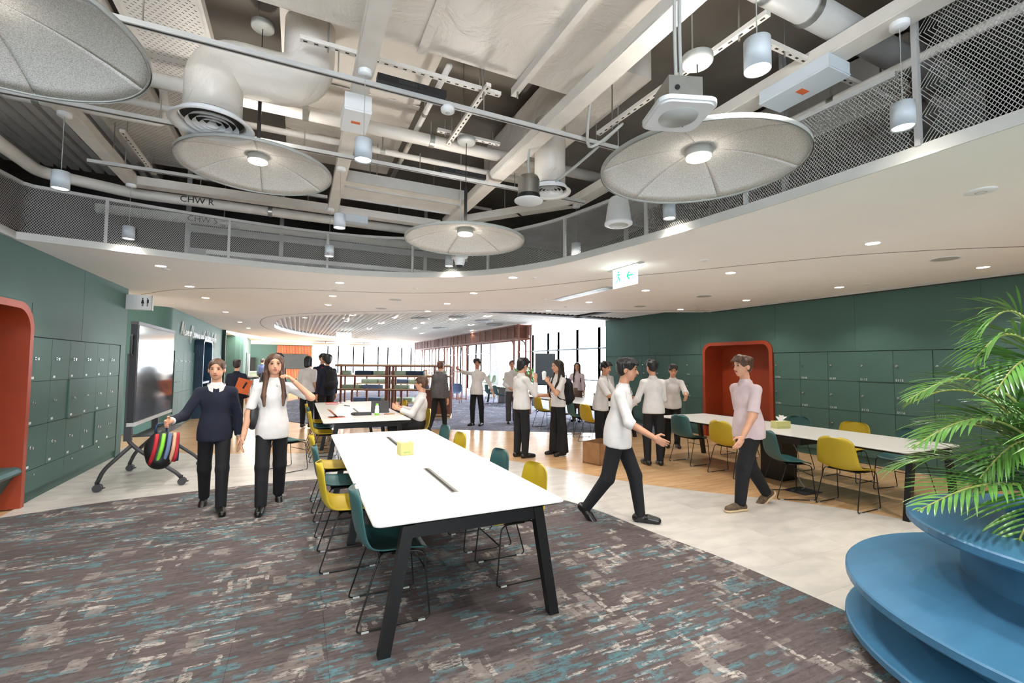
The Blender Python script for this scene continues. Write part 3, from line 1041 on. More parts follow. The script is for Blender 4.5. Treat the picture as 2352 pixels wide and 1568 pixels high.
# ------------------------------------------------------------------ signs
t = thing('restroom_sign', 'white projecting sign with man and woman figures at the passage corner', 'sign', (XL, 10.24, 2.58))
n = 9
pr = [(.004, -.03)]+[(.004+.37*k/n, -.03-.05*math.sin(PI*k/n)) for k in range(n+1)]
mb = MB()
poly = [(.002+.38*k/n, -.06-.035*math.sin(PI*k/n)) for k in range(n+1)]+[(.382-.38*k/n, .0+.035*math.sin(PI*k/n)) for k in range(n+1)]
mb.prism(poly, 0, .26).build('housing', 'white_plastic', t)
MB().box(.374, .386, -.07, .01, -.006, .266).build('end_cap', 'steel', t)
for uu, skirt in ((.25, 1), (.315, 0)):
    fig = MB()
    y = -.06-.035*math.sin(PI*(uu/.38))-.002
    fig.cyl((uu, y+.002, .2), (uu, y, .2), .011, 10)
    if skirt:
        fig.add([(uu-.008, y, .186), (uu+.008, y, .186), (uu+.024, y, .11), (uu-.024, y, .11)], [(0, 1, 2, 3)])
    else:
        fig.box(uu-.02, uu+.02, y, y+.002, .12, .186)
    fig.box(uu-.011, uu-.002, y, y+.002, .06, .12)
    fig.box(uu+.002, uu+.011, y, y+.002, .06, .12)
    fig.build('figure', 'ink', t)

t = thing('exit_sign', 'lit white exit sign with green running figure and arrow hanging from ceiling', 'sign', (3.87, 4.73, ZC))
ya, yb = -.23, .25
MB().box(-.03, .03, -.33, .35, -.012, 0).build('mount', 'metal_grey', t)
MB().box(-.009, .009, ya, yb, -.26, -.01).build('panel', 'exit_white', t)
def fig2d(strokes, r, y0, z0, s, flip=1):
    mb = MB()
    for st in strokes:
        for (a, b_), (c_, d_) in zip(st, st[1:]):
            mb.bar((-.012, y0-flip*a*s, z0+b_*s), (-.012, y0-flip*c_*s, z0+d_*s), r, .004, upv=(1, 0, 0))
    return mb
man = [[(-.02, .62), (.0, .3), (.2, .12), (.1, -.2)], [(.0, .3), (-.15, .0), (-.38, -.3)], [(-.02, .62), (.22, .5), (.35, .6)], [(-.02, .62), (-.22, .52), (-.25, .3)]]
mm = fig2d(man, .016, .13, -.16, .13, 1)
mm.cyl((-.009, .132, -.052), (-.013, .132, -.052), .016, 12)
mm.build('running_figure', 'exit_green', t)
arw = [[(-.45, 0), (.45, 0)], [(-.45, 0), (-.05, .4)], [(-.45, 0), (-.05, -.4)]]
fig2d(arw, .024, -.1, -.13, .13, 1).build('arrow', 'exit_green', t)

# ------------------------------------------------------------------ tables
def table(label, x0, x1, y0, y1, H=.742, mids=(), slots=(), panel_legs=(), frame='black_metal', lam='white_lam'):
    t = thing('meeting_table', label, 'table', ((x0+x1)/2, (y0+y1)/2, .004 if y0 < 6 and x1 < 3 else .001))
    a, b = (x1-x0)/2, (y1-y0)/2
    mb = MB()
    P0 = rrect(-a, a, -b, b, .05)
    P1 = rrect(-a+.006, a-.006, -b+.006, b-.006, .046)
    P2 = rrect(-a+.03, a-.03, -b+.03, b-.03, .04)
    n = len(P0)
    v = [(p[0], p[1], H) for p in P1]+[(p[0], p[1], H-.005) for p in P0]+[(p[0], p[1], H-.013) for p in P0]
    mb.add(v, [tuple(range(n))]+[(k*n+i, (k+1)*n+i, (k+1)*n+(i+1) % n, k*n+(i+1) % n) for k in range(2) for i in range(n)])
    mb.build('table_top', lam, t)
    mb = MB()
    v = [(p[0], p[1], H-.013) for p in P0]+[(p[0], p[1], H-.03) for p in P2]
    mb.add(v, [tuple(range(2*n-1, n-1, -1))]+[(i, n+i, n+(i+1) % n, (i+1) % n) for i in range(n)])
    mb.build('top_underside', frame, t)
    zt = H-.03
    ends = [-b+.05, b-.05]+[m_-(y0+y1)/2 for m_ in mids]
    for ye in ends:
        MB().box(-a+.19, a-.19, ye-.02, ye+.02, zt-.075, zt+.002).build('cross_beam', frame, t)
        for s in (-1, 1):
            lg = MB()
            xt, xb = s*(a-.2), s*(a-.075)
            w_, d_ = .034, .03
            v = []
            for xx, zz in ((xt, zt), (xb, 0)):
                v += [(xx-w_, ye-d_, zz), (xx+w_, ye-d_, zz), (xx+w_, ye+d_, zz), (xx-w_, ye+d_, zz)]
            lg.add(v, [(0, 1, 2, 3), (7, 6, 5, 4)]+[(i, i+4, (i+1) % 4+4, (i+1) % 4) for i in range(4)])
            lg.build('leg', frame, t)
    for s in (-.28, .28):
        MB().box(s-.02, s+.02, -b+.06, b-.06, zt-.05, zt-.002).build('side_rail', frame, t)
    for ya, yb in slots:
        ya, yb = ya-(y0+y1)/2, yb-(y0+y1)/2
        g = MB().box(-.026, .026, ya, yb, H-.004, H+.0015).build('cable_slot', 'steel', t)
        MB().box(-.018, .004, ya+.015, yb-.015, H+.001, H+.0022).build('slot_gap', 'black_plastic', g)
    for yc, wd in panel_legs:
        yc -= (y0+y1)/2
        MB().box(-.16, .16, yc-wd/2, yc+wd/2, 0, zt).build('cable_riser', 'black_metal', t)
        MB().box(-.25, .25, yc-.5, yc+.5, zt-.14, zt-.03).build('cable_tray', 'black_metal', t)
    return t
table('long white meeting table with two cable slots standing on the patterned carpet', .41, 1.66, 2.65, 6.25, mids=(4.45,), slots=((3.12, 3.93), (5.12, 5.77)))
table('white meeting table covered with a laptop, bottle and pencil cases', .38, 1.72, 7.5, 11.4, mids=(9.4,), slots=((8.9, 9.7),))
table('long white table in front of the numbered green lockers', 5.92, 7.12, 2.64, 6.4, mids=(), panel_legs=((4.5, .34),))
table('white table behind the standing pair, with a green bottle on it', 6.05, 7.2, 8.35, 12.2, panel_legs=((8.75, .4),))
table('white table with dark drawer box far beyond the brown archway', 7.5, 8.7, 16.2, 18.6, panel_legs=((17.9, .6),))

# ------------------------------------------------------------------ shell chairs
def chair_shell():
    prof = [(-.266, .822), (-.265, .817), (-.262, .8), (-.256, .765), (-.242, .68), (-.228, .6), (-.208, .53), (-.17, .475), (-.1, .45), (0, .444), (.1, .45), (.17, .452), (.215, .436)]
    wid = [.06, .115, .162, .196, .215, .226, .232, .24, .24, .238, .232, .222, .17]
    sp = spline([(0, a, b) for a, b in prof], 3)
    sw = spline([(q, 0, 0) for q in wid], 3)
    m_, nu = len(sp), 13
    top, bot = [], []
    for j, p in enumerate(sp):
        w_ = sw[j].x
        d = (sp[min(j+1, m_-1)]-sp[max(j-1, 0)]).normalized()
        nrm = Vector((0, -d.z, d.y))            # inward side: up for the seat, forward for the back
        if nrm.z < 0 and abs(nrm.z) > abs(nrm.y):
            nrm = -nrm
        for i in range(nu):
            uu = -1+2*i/(nu-1)
            lift = .05*abs(uu)**2.4*(1-.35*(j/(m_-1)))
            if j > m_*.75:
                lift *= max(0, 1-(j-m_*.75)/(m_*.22))
            drop = 0
            q = Vector((uu*w_, p.y, p.z+drop))+nrm*lift
            top.append(q)
            bot.append(q-nrm*.009)
    N = len(top)
    f = []
    for j in range(m_-1):
        for i in range(nu-1):
            a = j*nu+i
            f.append((a, a+nu, a+nu+1, a+1))
            f.append((N+a, N+a+1, N+a+nu+1, N+a+nu))
    rim = [i for i in range(nu)]+[j*nu+nu-1 for j in range(1, m_)]+[(m_-1)*nu+i for i in range(nu-2, -1, -1)]+[j*nu for j in range(m_-2, 0, -1)]
    for a, c in zip(rim, rim[1:]+rim[:1]):
        f.append((a, c, N+c, N+a))
    return MB().add(top+bot, f, True)
def make_chair(label, mat, loc, rz):
    t = thing('shell_chair', label, 'chair', loc, rz)
    chair_shell().build('shell', mat, t)
    for s in (-1, 1):
        x = s*.215
        pts = [(s*.19, -.02, .432), (s*.2, .13, .436), (x, .185, .42), (x+s*.015, .225, .009), (x+s*.015, -.235, .009), (s*.2, -.1, .43), (s*.15, -.06, .434)]
        MB().tube(fillet(pts, .03, 4), .0058, 8).build('sled_leg', 'black_metal', t)
        for yy in (.17, -.18):
            MB().box(x+s*.015-.009, x+s*.015+.009, yy-.022, yy+.022, 0, .012).build('glide', 'grey_plastic', t)
    MB().tube([(-.225, .203, .3), (.225, .203, .3)], .005, 8).build('stretcher', 'black_metal', t)
    MB().box(-.17, .17, -.09, .14, .424, .436).build('seat_mount', 'black_plastic', t)
    return t
ch_y = make_chair('mustard yellow shell chair, second along the main table edge on the walkers side', 'yellow', (.43, 4.14, .004), -PI/2)
ch_t = make_chair('teal shell chair pulled in at main table corner, on the walkers side', 'teal_shell', (.6, 3.2, .004), -PI/2)
def chair(col, x, y, deg, label, group=None, z=.004):
    return dup(ch_y if col == 'y' else ch_t, (x, y, z), math.radians(deg), label, group)
chair('t', .42, 4.95, -90, 'teal shell chair between two mustard chairs at the main table, walkers side')
chair('y', .41, 5.72, -90, 'mustard yellow shell chair at the far end of the main table, walkers side')
chair('y', 1.6, 3.38, 90, 'mustard yellow shell chair nearest the main table corner, facing the walkers side')
chair('t', 1.58, 4.06, 90, 'teal shell chair beside the corner mustard chair, facing the walkers side')
chair('y', 1.57, 5.22, 90, 'mustard yellow shell chair towards the seated man, its back above the main table')
chair('t', 1.6, 5.95, 90, 'teal shell chair at main table end, its back nearest the seated man')
chair('t', -.12, 7.9, -60, 'teal shell chair standing on pale floor behind the white-shirted walker', z=0)
chair('y', .45, 8.5, -90, 'mustard yellow shell chair at the laptop table, opposite the seated man', z=0)
chair('t', .44, 9.3, -90, 'teal shell chair behind a mustard chair at the laptop table', z=0)
chair('y', .43, 10.1, -90, 'mustard yellow shell chair farther along the laptop table, by the backpacked students', z=0)
chair('y', 1.98, 8.3, 90, 'mustard yellow shell chair with the seated man on it', z=0)
chair('y', 2.0, 10.4, 90, 'mustard yellow shell chair behind the laptop, far side of the table', z=0)
chair('y', 5.98, 3.27, -90, 'mustard yellow shell chair at the long right table, nearest the blue planter', z=0)
chair('t', 5.76, 3.86, -121, 'dark teal shell chair turned away from the long right table, beside the cable riser', z=0)
chair('y', 6.03, 4.93, -90, 'mustard yellow shell chair at the long right table, in front of the brown sneaker man', z=0)
chair('t', 6.1, 5.8, -90, 'teal shell chair at the end of the long right table by the standing students', z=0)
chair('y', 7.42, 4.05, 90, 'mustard yellow shell chair against the lockers, across the long right table', z=0)
chair('t', 7.3, 3.3, 82, 'dark teal shell chair against the lockers, under the palm fronds', z=0)
chair('t', 7.35, 4.85, 90, 'dark teal shell chair against the lockers, behind the tissue box', z=0)
chair('y', 7.4, 5.85, 90, 'mustard yellow shell chair in front of the right orange niche', z=0)
chair('y', 5.9, 10.5, -90, 'mustard yellow shell chair behind the boy with raised hand', z=.002)
chair('y', 5.95, 9.75, -80, 'mustard yellow shell chair behind the girl with black backpack', z=.002)
chair('t', 6.0, 9.05, -100, 'dark green shell chair beside the green water bottle', z=0)
chair('y', 5.75, 8.1, -90, 'pale mustard shell chair behind the walking white shirt group', z=0)
chair('t', 7.4, 9.3, 90, 'dark teal shell chair beyond the green bottle table, by the window', z=.002)
for i, (x, y, a) in enumerate(((7.3, 16.6, -90), (7.3, 17.5, -90), (8.9, 17.2, 90))):
    chair('t', x, y, a, 'teal shell chair drawn up to the far drawer-box table', 'chairs at the far table', .002)

# ------------------------------------------------------------------ mobile display
t = thing('display_trolley', 'black mobile display trolley with large touch screen and four castors', 'display', (-1.83, 8.12, .001))
# posts at both ends, panel faces +x; local y runs along the wall
for ye in (-.62, .62):
    MB().tube(fillet([(-.13, ye, 1.75), (-.13, ye, .62), (-.02, ye, .5), (.4, ye, .17), (.46, ye, .1)], .07, 5), .024, 10).build('leg', 'charcoal', t)
    MB().tube(fillet([(-.09, ye, .56), (-.36, ye, .27), (-.42, ye, .1)], .08, 5), .024, 10).build('leg', 'charcoal', t)
    MB().box(-.17, -.09, ye-.03, ye+.03, .62, 1.75).build('upright', 'charcoal', t)
    MB().obox((-.1, ye, 1.3), (.03, .05, .6)).build('bracket', 'black_metal', t)
    for xe in (.46, -.42):
        c = MB().cyl((xe, ye, .13), (xe, ye, .085), .02, 10).build('castor', 'charcoal', t)
        for s in (-.022, .022):
            MB().cyl((xe+.012, ye+s-.011, .05), (xe+.012, ye+s+.011, .05), .049, 16).build('wheel', 'charcoal', c)
        MB().obox((xe+.06, ye, .045), (.05, .02, .012)).build('brake', 'black_metal', c)
MB().bar((-.13, -.62, 1.0), (-.13, .62, 1.0), .05, .05).build('cross_bar', 'charcoal', t)
MB().box(-.1, .22, -.55, .55, .655, .675).build('tray', 'charcoal', t)
dsp = MB().box(-.07, .0, -.94, .94, .85, 2.15).build('display', 'black_plastic', t)
MB().box(.0, .006, -.905, .905, .9, 2.11).build('screen', 'screen', dsp)
MB().box(-.068, .012, -.945, .945, .84, .885).build('lower_bezel', 'metal_grey', dsp)
MB().box(-.075, .008, -.945, .945, 2.115, 2.155).build('upper_bezel', 'charcoal', dsp)
MB().tube(fillet([(-.04, -.94, 1.98), (-.04, -1.02, 1.98), (-.04, -1.02, 1.73), (-.04, -.94, 1.73)], .03, 4), .012, 8).build('handle', 'charcoal', dsp)

# ------------------------------------------------------------------ stepped round planter with a palm
t = thing('planter_bench', 'stepped round blue planter bench with three broad discs', 'planter', (3.8, .75, 0))
def disc(mb, cx_, cy_, R, z0, z1, hole=None):
    n = 72
    prof = [(R-.012, z0), (R, z0+.012), (R, z1-.008), (R-.008, z1)]
    if hole:
        for k in range(len(prof)-1):
            pass
        v, f = [], []
        for r_, z in prof:
            for i in range(n):
                a = 2*PI*i/n
                v.append((cx_+r_*math.cos(a), cy_+r_*math.sin(a), z))
        for z in (z1, z0):
            for i in range(n):
                a = 2*PI*i/n
                v.append((hole[0]+hole[2]*math.cos(a), hole[1]+hole[2]*math.sin(a), z))
        m_ = len(prof)+2
        for k in range(m_):
            k2 = (k+1) % m_
            for i in range(n):
                i2 = (i+1) % n
                f.append((k*n+i, k*n+i2, k2*n+i2, k2*n+i))
        return mb.add(v, f)
    return mb.lathe(prof, (cx_, cy_, 0), n, sm=False, cap=True)
disc(MB(), -.06, .04, 1.13, .1, .15).build('lower_disc', 'planter', t)
disc(MB(), -.03, -.02, 1.19, .375, .43).build('middle_disc', 'planter', t)
disc(MB(), .03, 0, .89, .735, .79, (.26, .14, .4)).build('top_disc', 'planter', t)
MB().cyl((-.02, .04, 0), (-.02, .04, .11), .95, 64).build('lower_drum', 'planter', t)
MB().cyl((.05, .03, .14), (.05, .03, .38), .86, 64).build('middle_drum', 'planter', t)
MB().cyl((.2, .1, .42), (.2, .1, .74), .62, 64, cap=False).build('top_drum', 'planter', t)
MB().lathe([(.0, .45), (.38, .45), (.4, .76), (.38, .76), (.36, .68), (0, .68)], (.26, .14, 0), 32, sm=False).build('liner', 'navy', t)

# ------------------------------------------------------------------ services in the open ceiling bay
struct(MB().box(-5.2, -2.79, 2.0, 10.95, 3.0, 3.028).build('floor_plenum', 'plenum'))
ZT = 3.74
def trunk(label, x0, x1, y0, y1, z0=ZT, h=.1, mat='metal_cream', top=4.05):
    t = thing('cable_trunking', label, 'trunking', ((x0+x1)/2, (y0+y1)/2, z0))
    a, b = (x1-x0)/2, (y1-y0)/2
    MB().box(-a, a, -b, b, 0, h).build('channel', mat, t)
    along_y = b > a
    if along_y:
        MB().box(-a-.004, a+.004, -b, b, .012, .022).build('lid_seam', mat, t)
    else:
        MB().box(-a, a, -b-.004, b+.004, .012, .022).build('lid_seam', mat, t)
    for k in range(3):
        q = -1+2*(k+.5)/3
        if along_y:
            MB().cyl((0, b*q, h), (0, b*q, top-z0), .006, 6).build('hanger_rod', 'steel', t)
        else:
            MB().cyl((a*q, 0, h), (a*q, 0, top-z0), .006, 6).build('hanger_rod', 'steel', t)
    return t
trunk('cream cable trunking carrying the row of pendant lamps beside the speckled box', .315, .44, -3.4, 6.65)
trunk('cream cable trunking crossing the bay beside the cylinder speaker', 1.91, 2.06, -3.4, 6.55)
trunk('cream cable trunking along the mesh guard on the locker side of the bay', 3.16, 3.33, -3.4, 5.0)
trunk('cream cable trunking by the ribbed deck with two pendant lamps', -1.9, -1.775, 2.6, 6.8, top=4.2)
trunk('cream cable trunking across the far end of the bay', -1.775, 1.91, 6.65, 6.8, top=4.2)
t = thing('cable_trunking', 'cream angled cable trunking closing the far corner of the bay', 'trunking', (0, 0, ZT))
MB().bar((1.98, 6.6, .05), (2.75, 5.6, .05), .14, .1).build('channel', 'metal_cream', t)
MB().bar((2.73, 5.63, .05), (3.24, 4.98, .05), .15, .1).build('channel', 'metal_cream', t)
MB().cyl((2.6, 5.8, .09), (2.6, 5.8, 1.12), .006, 6).build('hanger_rod', 'steel', t)
t = thing('cable_tray', 'wide cream covered cable tray spanning between two trunkings', 'cable tray', (0, 5.86, 3.8))
MB().box(.44, 1.91, -.3, .3, 0, .1).build('tray', 'metal_cream', t)
for yy in (-.31, -.1, .31):
    MB().box(.44, 1.91, yy-.012, yy+.012, -.02, .11).build('tray_edge', 'metal_grey', t)
for xx in (.8, 1.5):
    MB().cyl((xx, -.31, .1), (xx, -.31, .5), .006, 6).build('hanger_rod', 'steel', t)
    MB().cyl((xx, .31, .1), (xx, .31, .5), .006, 6).build('hanger_rod', 'steel', t)

def track(label, y, x0, x1, z=3.65):
    t = thing('lighting_track', label, 'track', (0, y, z))
    MB().box(x0, x1, -.02, .02, .0, .032).build('rail', 'metal_grey', t)
    MB().box(x0, x1, -.008, .008, -.001, .02).build('rail_slot', 'charcoal', t)
    k = x0+.3
    while k < x1:
        MB().cyl((k, 0, .03), (k, 0, .2), .005, 6).build('hanger_rod', 'steel', t)
        k += 1.1
track('grey lighting track passing under the round duct bend, carrying a black driver and sensor', 3.33, -2.3, 2.64)
track('grey lighting track passing behind felt discs through the middle of the bay', 4.63, -2.5, 3.16)
track('short grey lighting track near the far end of the bay', 5.88, -1.97, .27)

def pipe(label, pts, r, mat='metal_cream', clamps=(), top=4.19):
    t = thing('service_pipe', label, 'pipe')
    P = fillet(pts, r*2.2, 6) if len(pts) > 2 else pts
    MB().tube(P, r, 16).build('pipe_run', mat, t)
    for c, ax in clamps:
        c = Vector(c)
        e = Vector((.025, 0, 0)) if ax == 'x' else Vector((0, .025, 0))
        MB().cyl(c-e, c+e, r*1.12, 16).build('clamp', 'steel', t)
        MB().cyl(c+Vector((0, 0, r)), (c.x, c.y, top), .007, 6).build('hanger_rod', 'steel', t)
    return t
pipe('thick cream pipe crossing the bay above the cable tray', [(-2.3, 4.57, 3.98), (3.6, 4.57, 3.98)], .062, clamps=(((1.2, 4.57, 3.98), 'x'), ((2.7, 4.57, 3.98), 'x'), ((.0, 4.57, 3.98), 'x')))
pipe('thin cream pipe crossing the bay below the foil ducts', [(-2.2, 4.86, 3.89), (2.6, 4.84, 3.89)], .03, clamps=(((.75, 4.85, 3.89), 'x'),))
pipe('thin cream pipe with an elbow near the perforated trays', [(-2.3, 5.2, 3.89), (-1.2, 5.19, 3.89), (-1.2, 5.1, 4.19)], .034, clamps=(((-2.1, 5.2, 3.89), 'x'),))
pw = pipe('fat cream pipe bending along the far left of the bay with black printed letters', [(-2.66, 2.5, 3.74), (-2.66, 6.7, 3.74), (-1.9, 7.05, 3.74), (2.0, 7.05, 3.74)], .065, top=4.86, clamps=(((-.4, 7.05, 3.74), 'x'),))
o = mobj('pipe_lettering', text_mesh('CHW R', .11, .002, 'ink', 'pipe_lettering'), pw, (-1.42, 6.975, 3.7))
o.rotation_euler = (PI/2, 0, 0)
pw = pipe('second cream pipe with black printed letters below the fat pipe', [(-2.4, 7.5, 3.62), (2.0, 7.5, 3.62)], .06, top=4.86, clamps=(((-1.0, 7.5, 3.62), 'x'),))
o = mobj('pipe_lettering', text_mesh('CHW S', .11, .002, 'ink', 'pipe_lettering'), pw, (-1.42, 7.43, 3.58))
o.rotation_euler = (PI/2, 0, 0)
pipe('slim cream pipe running towards the far end, past the black driver', [(1.06, 3.5, 4.1), (1.06, 6.5, 4.1)], .026, top=4.31, clamps=(((1.06, 4.3, 4.1), 'y'),))
pipe('fat cream pipe crossing over the mesh guard above the right pendant lamps', [(2.2, 1.74, 3.95), (4.75, 1.74, 3.95)], .095, 'metal_grey', clamps=(((2.9, 1.74, 3.95), 'x'), ((4.5, 1.74, 3.95), 'x')))
pipe('very fat grey pipe high above the mesh guard at the tall panel', [(3.2, 1.15, 4.3), (6.5, 1.15, 4.3)], .15, 'foil_grey', top=4.86, clamps=(((4.0, 1.15, 4.3), 'x'),))
pipe('grey lagged pipe beside the very fat pipe above the tall mesh panel', [(3.2, .75, 4.2), (6.5, .75, 4.2)], .11, 'foil_grey', top=4.86, clamps=(((4.6, .75, 4.2), 'x'),))
pipe('slim cream pipe following the locker side trunking above the felt disc', [(3.6, 4.6, 3.66), (3.6, -1, 3.66)], .03, clamps=(((3.6, 2.0, 3.66), 'y'),))
pipe('slim cream conduit running at the far end beyond the tray', [(-.2, 6.3, 4.0), (2.6, 6.3, 4.0)], .022, clamps=(((.4, 6.3, 4.0), 'x'),))

def duct(label, x0, x1, y0, y1, z0, z1, mat='foil', wob=.02, seams=(), seed=1):
    t = thing('air_duct', label, 'duct')
    r = random.Random(seed)
    nx, ny = 14, 14
    def surf(fn):
        v, f = [], []
        for j in range(ny+1):
            for i in range(nx+1):
                v.append(fn(i/nx, j/ny))
        for j in range(ny):
            for i in range(nx):
                a = j*(nx+1)+i
                f.append((a, a+1, a+nx+2, a+nx+1))
        return v, f
    h = [[(r.random()-.5)*wob for _ in range(nx+1)] for _ in range(ny+1)]
    mb = MB()
    lerp = lambda a, b, k: a+(b-a)*k
    rr = lambda u, w: 1 if 0 < u < 1 and 0 < w < 1 else 0
    v, f = surf(lambda a, b: (lerp(x0, x1, a), lerp(y0, y1, b), z0+(h[round(b*ny)][round(a*nx)] if rr(a, b) else .015)))
    mb.add(v, f, True)
    for (pa, pb) in (((x0, y1), (x1, y1)), ((x1, y0), (x1, y1)), ((x0, y0), (x0, y1)), ((x0, y0), (x1, y0))):
        v, f = surf(lambda a, b: (lerp(pa[0], pb[0], a), lerp(pa[1], pb[1], a), lerp(z0+.015, z1, b)))
        mb.add(v, f, True)
    mb.box(x0, x1, y0, y1, z1-.01, z1)
    mb.build('foil_jacket', mat, t)
    for ax, q in seams:
        if ax == 'x':
            MB().box(q-.035, q+.035, y0, y1+.004, z0-.014, z0-.004).build('tape_seam', mat, t)
        else:
            MB().box(x0, x1+.004, q-.035, q+.035, z0-.014, z0-.004).build('tape_seam', mat, t)
    for qx in (x0+.1, x1-.1):
        MB().cyl((qx, (y0+y1)/2, z1-.01), (qx, (y0+y1)/2, 4.86), .006, 6).build('hanger_rod', 'steel', t)
    return t
duct('broad foil-wrapped duct spanning the middle of the open bay', -.42, 2.17, -3.2, 3.4, 4.07, 4.5, 'foil', .03, (('x', .8), ('y', 2.2)), 2)
duct('long foil-wrapped duct above the track, reaching to the far end', -.2, 1.07, 3.5, 6.5, 4.32, 4.65, 'foil', .03, (('y', 4.6), ('y', 5.7)), 3)
duct('grey wrapped duct between locker side trunking and guard', 2.3, 3.1, -3.2, 1.9, 4.25, 4.6, 'foil_grey', .02, (), 4)
duct('dark wrapped duct beyond the mesh guard on the locker side', 4.75, 6.2, 2.0, 6.0, 4.0, 4.6, 'foil_grey', .03, (), 5)
duct('short foil duct dropping beside the second round diffuser', 2.2, 2.75, 3.0, 5.6, 4.15, 4.55, 'foil', .02, (), 6)

t = thing('round_duct', 'round white duct bending down to a ceiling diffuser beside the felt disc', 'duct')
pts = fillet([(.02, 3.86, 4.36), (.02, 3.86, 3.84), (-.61, 3.86, 3.84), (-.61, 3.86, 3.44)], .22, 8)
MB().tube(pts, .185, 28).build('bend', 'foil', t)
def diffuser(parent, c, R):
    d = MB().lathe([(R, .0), (R*.98, -.012), (R*.8, .012), (R*.76, .04), (R*.8, .05)], c, 40).build('diffuser_ring', 'white_plastic', parent)
    for k in (.62, .46, .3, .15):
        MB().lathe([(R*k, .0), (R*k-.022, .03)], c, 36).build('diffuser_cone', 'white_plastic', d)
    MB().cyl((c[0], c[1], c[2]+.055), (c[0], c[1], c[2]+.06), R*.74, 32).build('diffuser_throat', 'plenum', d)
diffuser(t, (-.61, 3.86, 3.37), .27)
t = thing('round_duct', 'round white duct dropping to a diffuser behind the cylinder speaker', 'duct')
MB().tube([(2.33, 4.05, 4.2), (2.33, 4.05, 3.9), (2.33, 4.05, 3.52)], .16, 28).build('drop', 'foil', t)
diffuser(t, (2.33, 4.05, 3.45), .22)
t = thing('round_duct', 'fat white round duct curving overhead at the top of the bay', 'duct')
MB().tube(spline([(-1.5, 2.7, 4.6), (-1.1, 2.95, 4.56), (-.8, 2.95, 4.54), (-.45, 2.9, 4.54)], 6), .2, 24).build('bend', 'foil', t)

# perforated trays
def perf(label, x0, x1, y0, y1, z):
    t = thing('perforated_tray', label, 'tray', (x0, y0, z))
    L = y1-y0
    MB().box(0, x1-x0, 0, L, 0, .02).build('tray_sheet', 'metal_cream', t)
    for xx in (0, x1-x0):
        MB().box(xx-.012, xx+.012, 0, L, -.02, .07).build('tray_flange', 'metal_cream', t)
    mb = MB()
    yy = .06
    k = 0
    while yy < L-.05:
        xx = .04+(k % 2)*.022
        while xx < x1-x0-.05:
            if abs((yy % 1.2)-.6) > .03:
                mb.add([(xx, yy, -.001), (xx+.006, yy-.002, -.001), (xx+.022, yy+.006, -.001), (xx+.016, yy+.011, -.001)], [(3, 2, 1, 0)])
            xx += .044
        yy += .03
        k += 1
    tag(mb.build('perforations', 'plenum', t), kind='stuff')
    for yy in (1.2, 2.8, 4.4):
        MB().cyl(((x1-x0)/2, yy, .02), ((x1-x0)/2, yy, 4.86-z), .006, 6).build('hanger_rod', 'steel', t)
perf('perforated cream tray beside the ribbed deck', -1.92, -1.34, 1.6, 7.2, 4.21)
perf('perforated cream tray beside the round duct bend', -1.24, -.7, 1.6, 7.2, 4.21)
# ribbed deck
t = thing('ribbed_deck', 'cream ribbed metal deck under the slab on the left of the bay', 'deck')
for k in range(20):
    x = -4.7+k*.14
    MB().box(x, x+.085, 1.5, 8.5, 4.4, 4.5).build('rib', 'metal_cream', t)
MB().box(-4.8, -1.95, 1.5, 8.5, 4.5, 4.852).build('deck_sheet', 'slab', t)

def slotted(label, p0, p1, top=4.12):
    t = thing('slotted_strut', label, 'strut')
    p0, p1 = Vector(p0), Vector(p1)
    MB().bar(p0, p1, .042, .03).build('channel', 'metal_cream', t)
    d = (p1-p0)
    n = int(d.length/.07)
    mb = MB()
    for k in range(n):
        c = p0+d*((k+.5)/n)
        mb.bar(c-d.normalized()*.014, c+d.normalized()*.014, .013, .0325)
    tag(mb.build('slots', 'plenum', t), kind='stuff')
    for q in (.12, .88):
        c = p0+d*q
        MB().cyl((c.x, c.y, c.z-.05), (c.x, c.y, top), .0065, 6).build('hanger_rod', 'steel', t)
slotted('slotted cream strut under the broad foil duct', (-.05, 3.46, 3.95), (1.5, 3.46, 3.95))
slotted('slotted cream strut leading from the foil duct towards the far end', (1.33, 3.3, 3.9), (1.33, 4.4, 3.9))
slotted('slotted cream strut above the big felt disc and projector box', (2.4, 3.3, 3.74), (2.46, 1.7, 3.74))
slotted('slotted cream strut beside the fat pipe over the mesh guard', (2.75, 1.92, 3.8), (4.3, 1.92, 3.8))
slotted('slotted cream strut over the cable tray, by the ceiling rose', (1.2, 4.34, 3.99), (1.88, 4.34, 3.99))
slotted('short slotted strut at the far left by the printed pipes', (-1.6, 5.5, 3.88), (-1.6, 6.6, 3.88))
t = thing('angle_bearer', 'cream steel angle bearer bolted under the broad foil duct', 'bearer')
MB().box(1.62, 1.67, 1.4, 3.5, 3.99, 4.06).build('angle', 'metal_cream', t)
MB().cyl((1.645, 3.42, 3.93), (1.645, 3.42, 4.06), .008, 6).build('bolt', 'steel', t)

def box_thing(name, label, cat, x0, x1, y0, y1, z0, z1, mat, extra=None):
    t = thing(name, label, cat, ((x0+x1)/2, (y0+y1)/2, z0))
    a, b, h = (x1-x0)/2, (y1-y0)/2, z1-z0
    MB().box(-a, a, -b, b, 0, h).build('housing', mat, t)
    MB().box(-a-.004, a+.004, -b-.004, b+.004, h*.1, h*.16).build('lid_edge', mat, t)
    if extra:
        MB().box(-a*.35, a*.35, -b*.1, b*.1, -.002, 0).build('warning_label', extra, t)
    return t
box_thing('junction_box', 'white junction box with orange mark under the pendant row trunking', 'junction box', .27, .47, 3.62, 3.98, 3.6, 3.74, 'white_plastic', 'orange_case')
box_thing('junction_box', 'long grey junction box under the locker side trunking', 'junction box', 3.13, 3.37, 1.75, 2.25, 3.64, 3.74, 'lamp_body', 'orange_case')
box_thing('junction_box', 'small white junction box under the far end trunking', 'junction box', .5, .85, 6.66, 6.8, 3.64, 3.74, 'lamp_body')
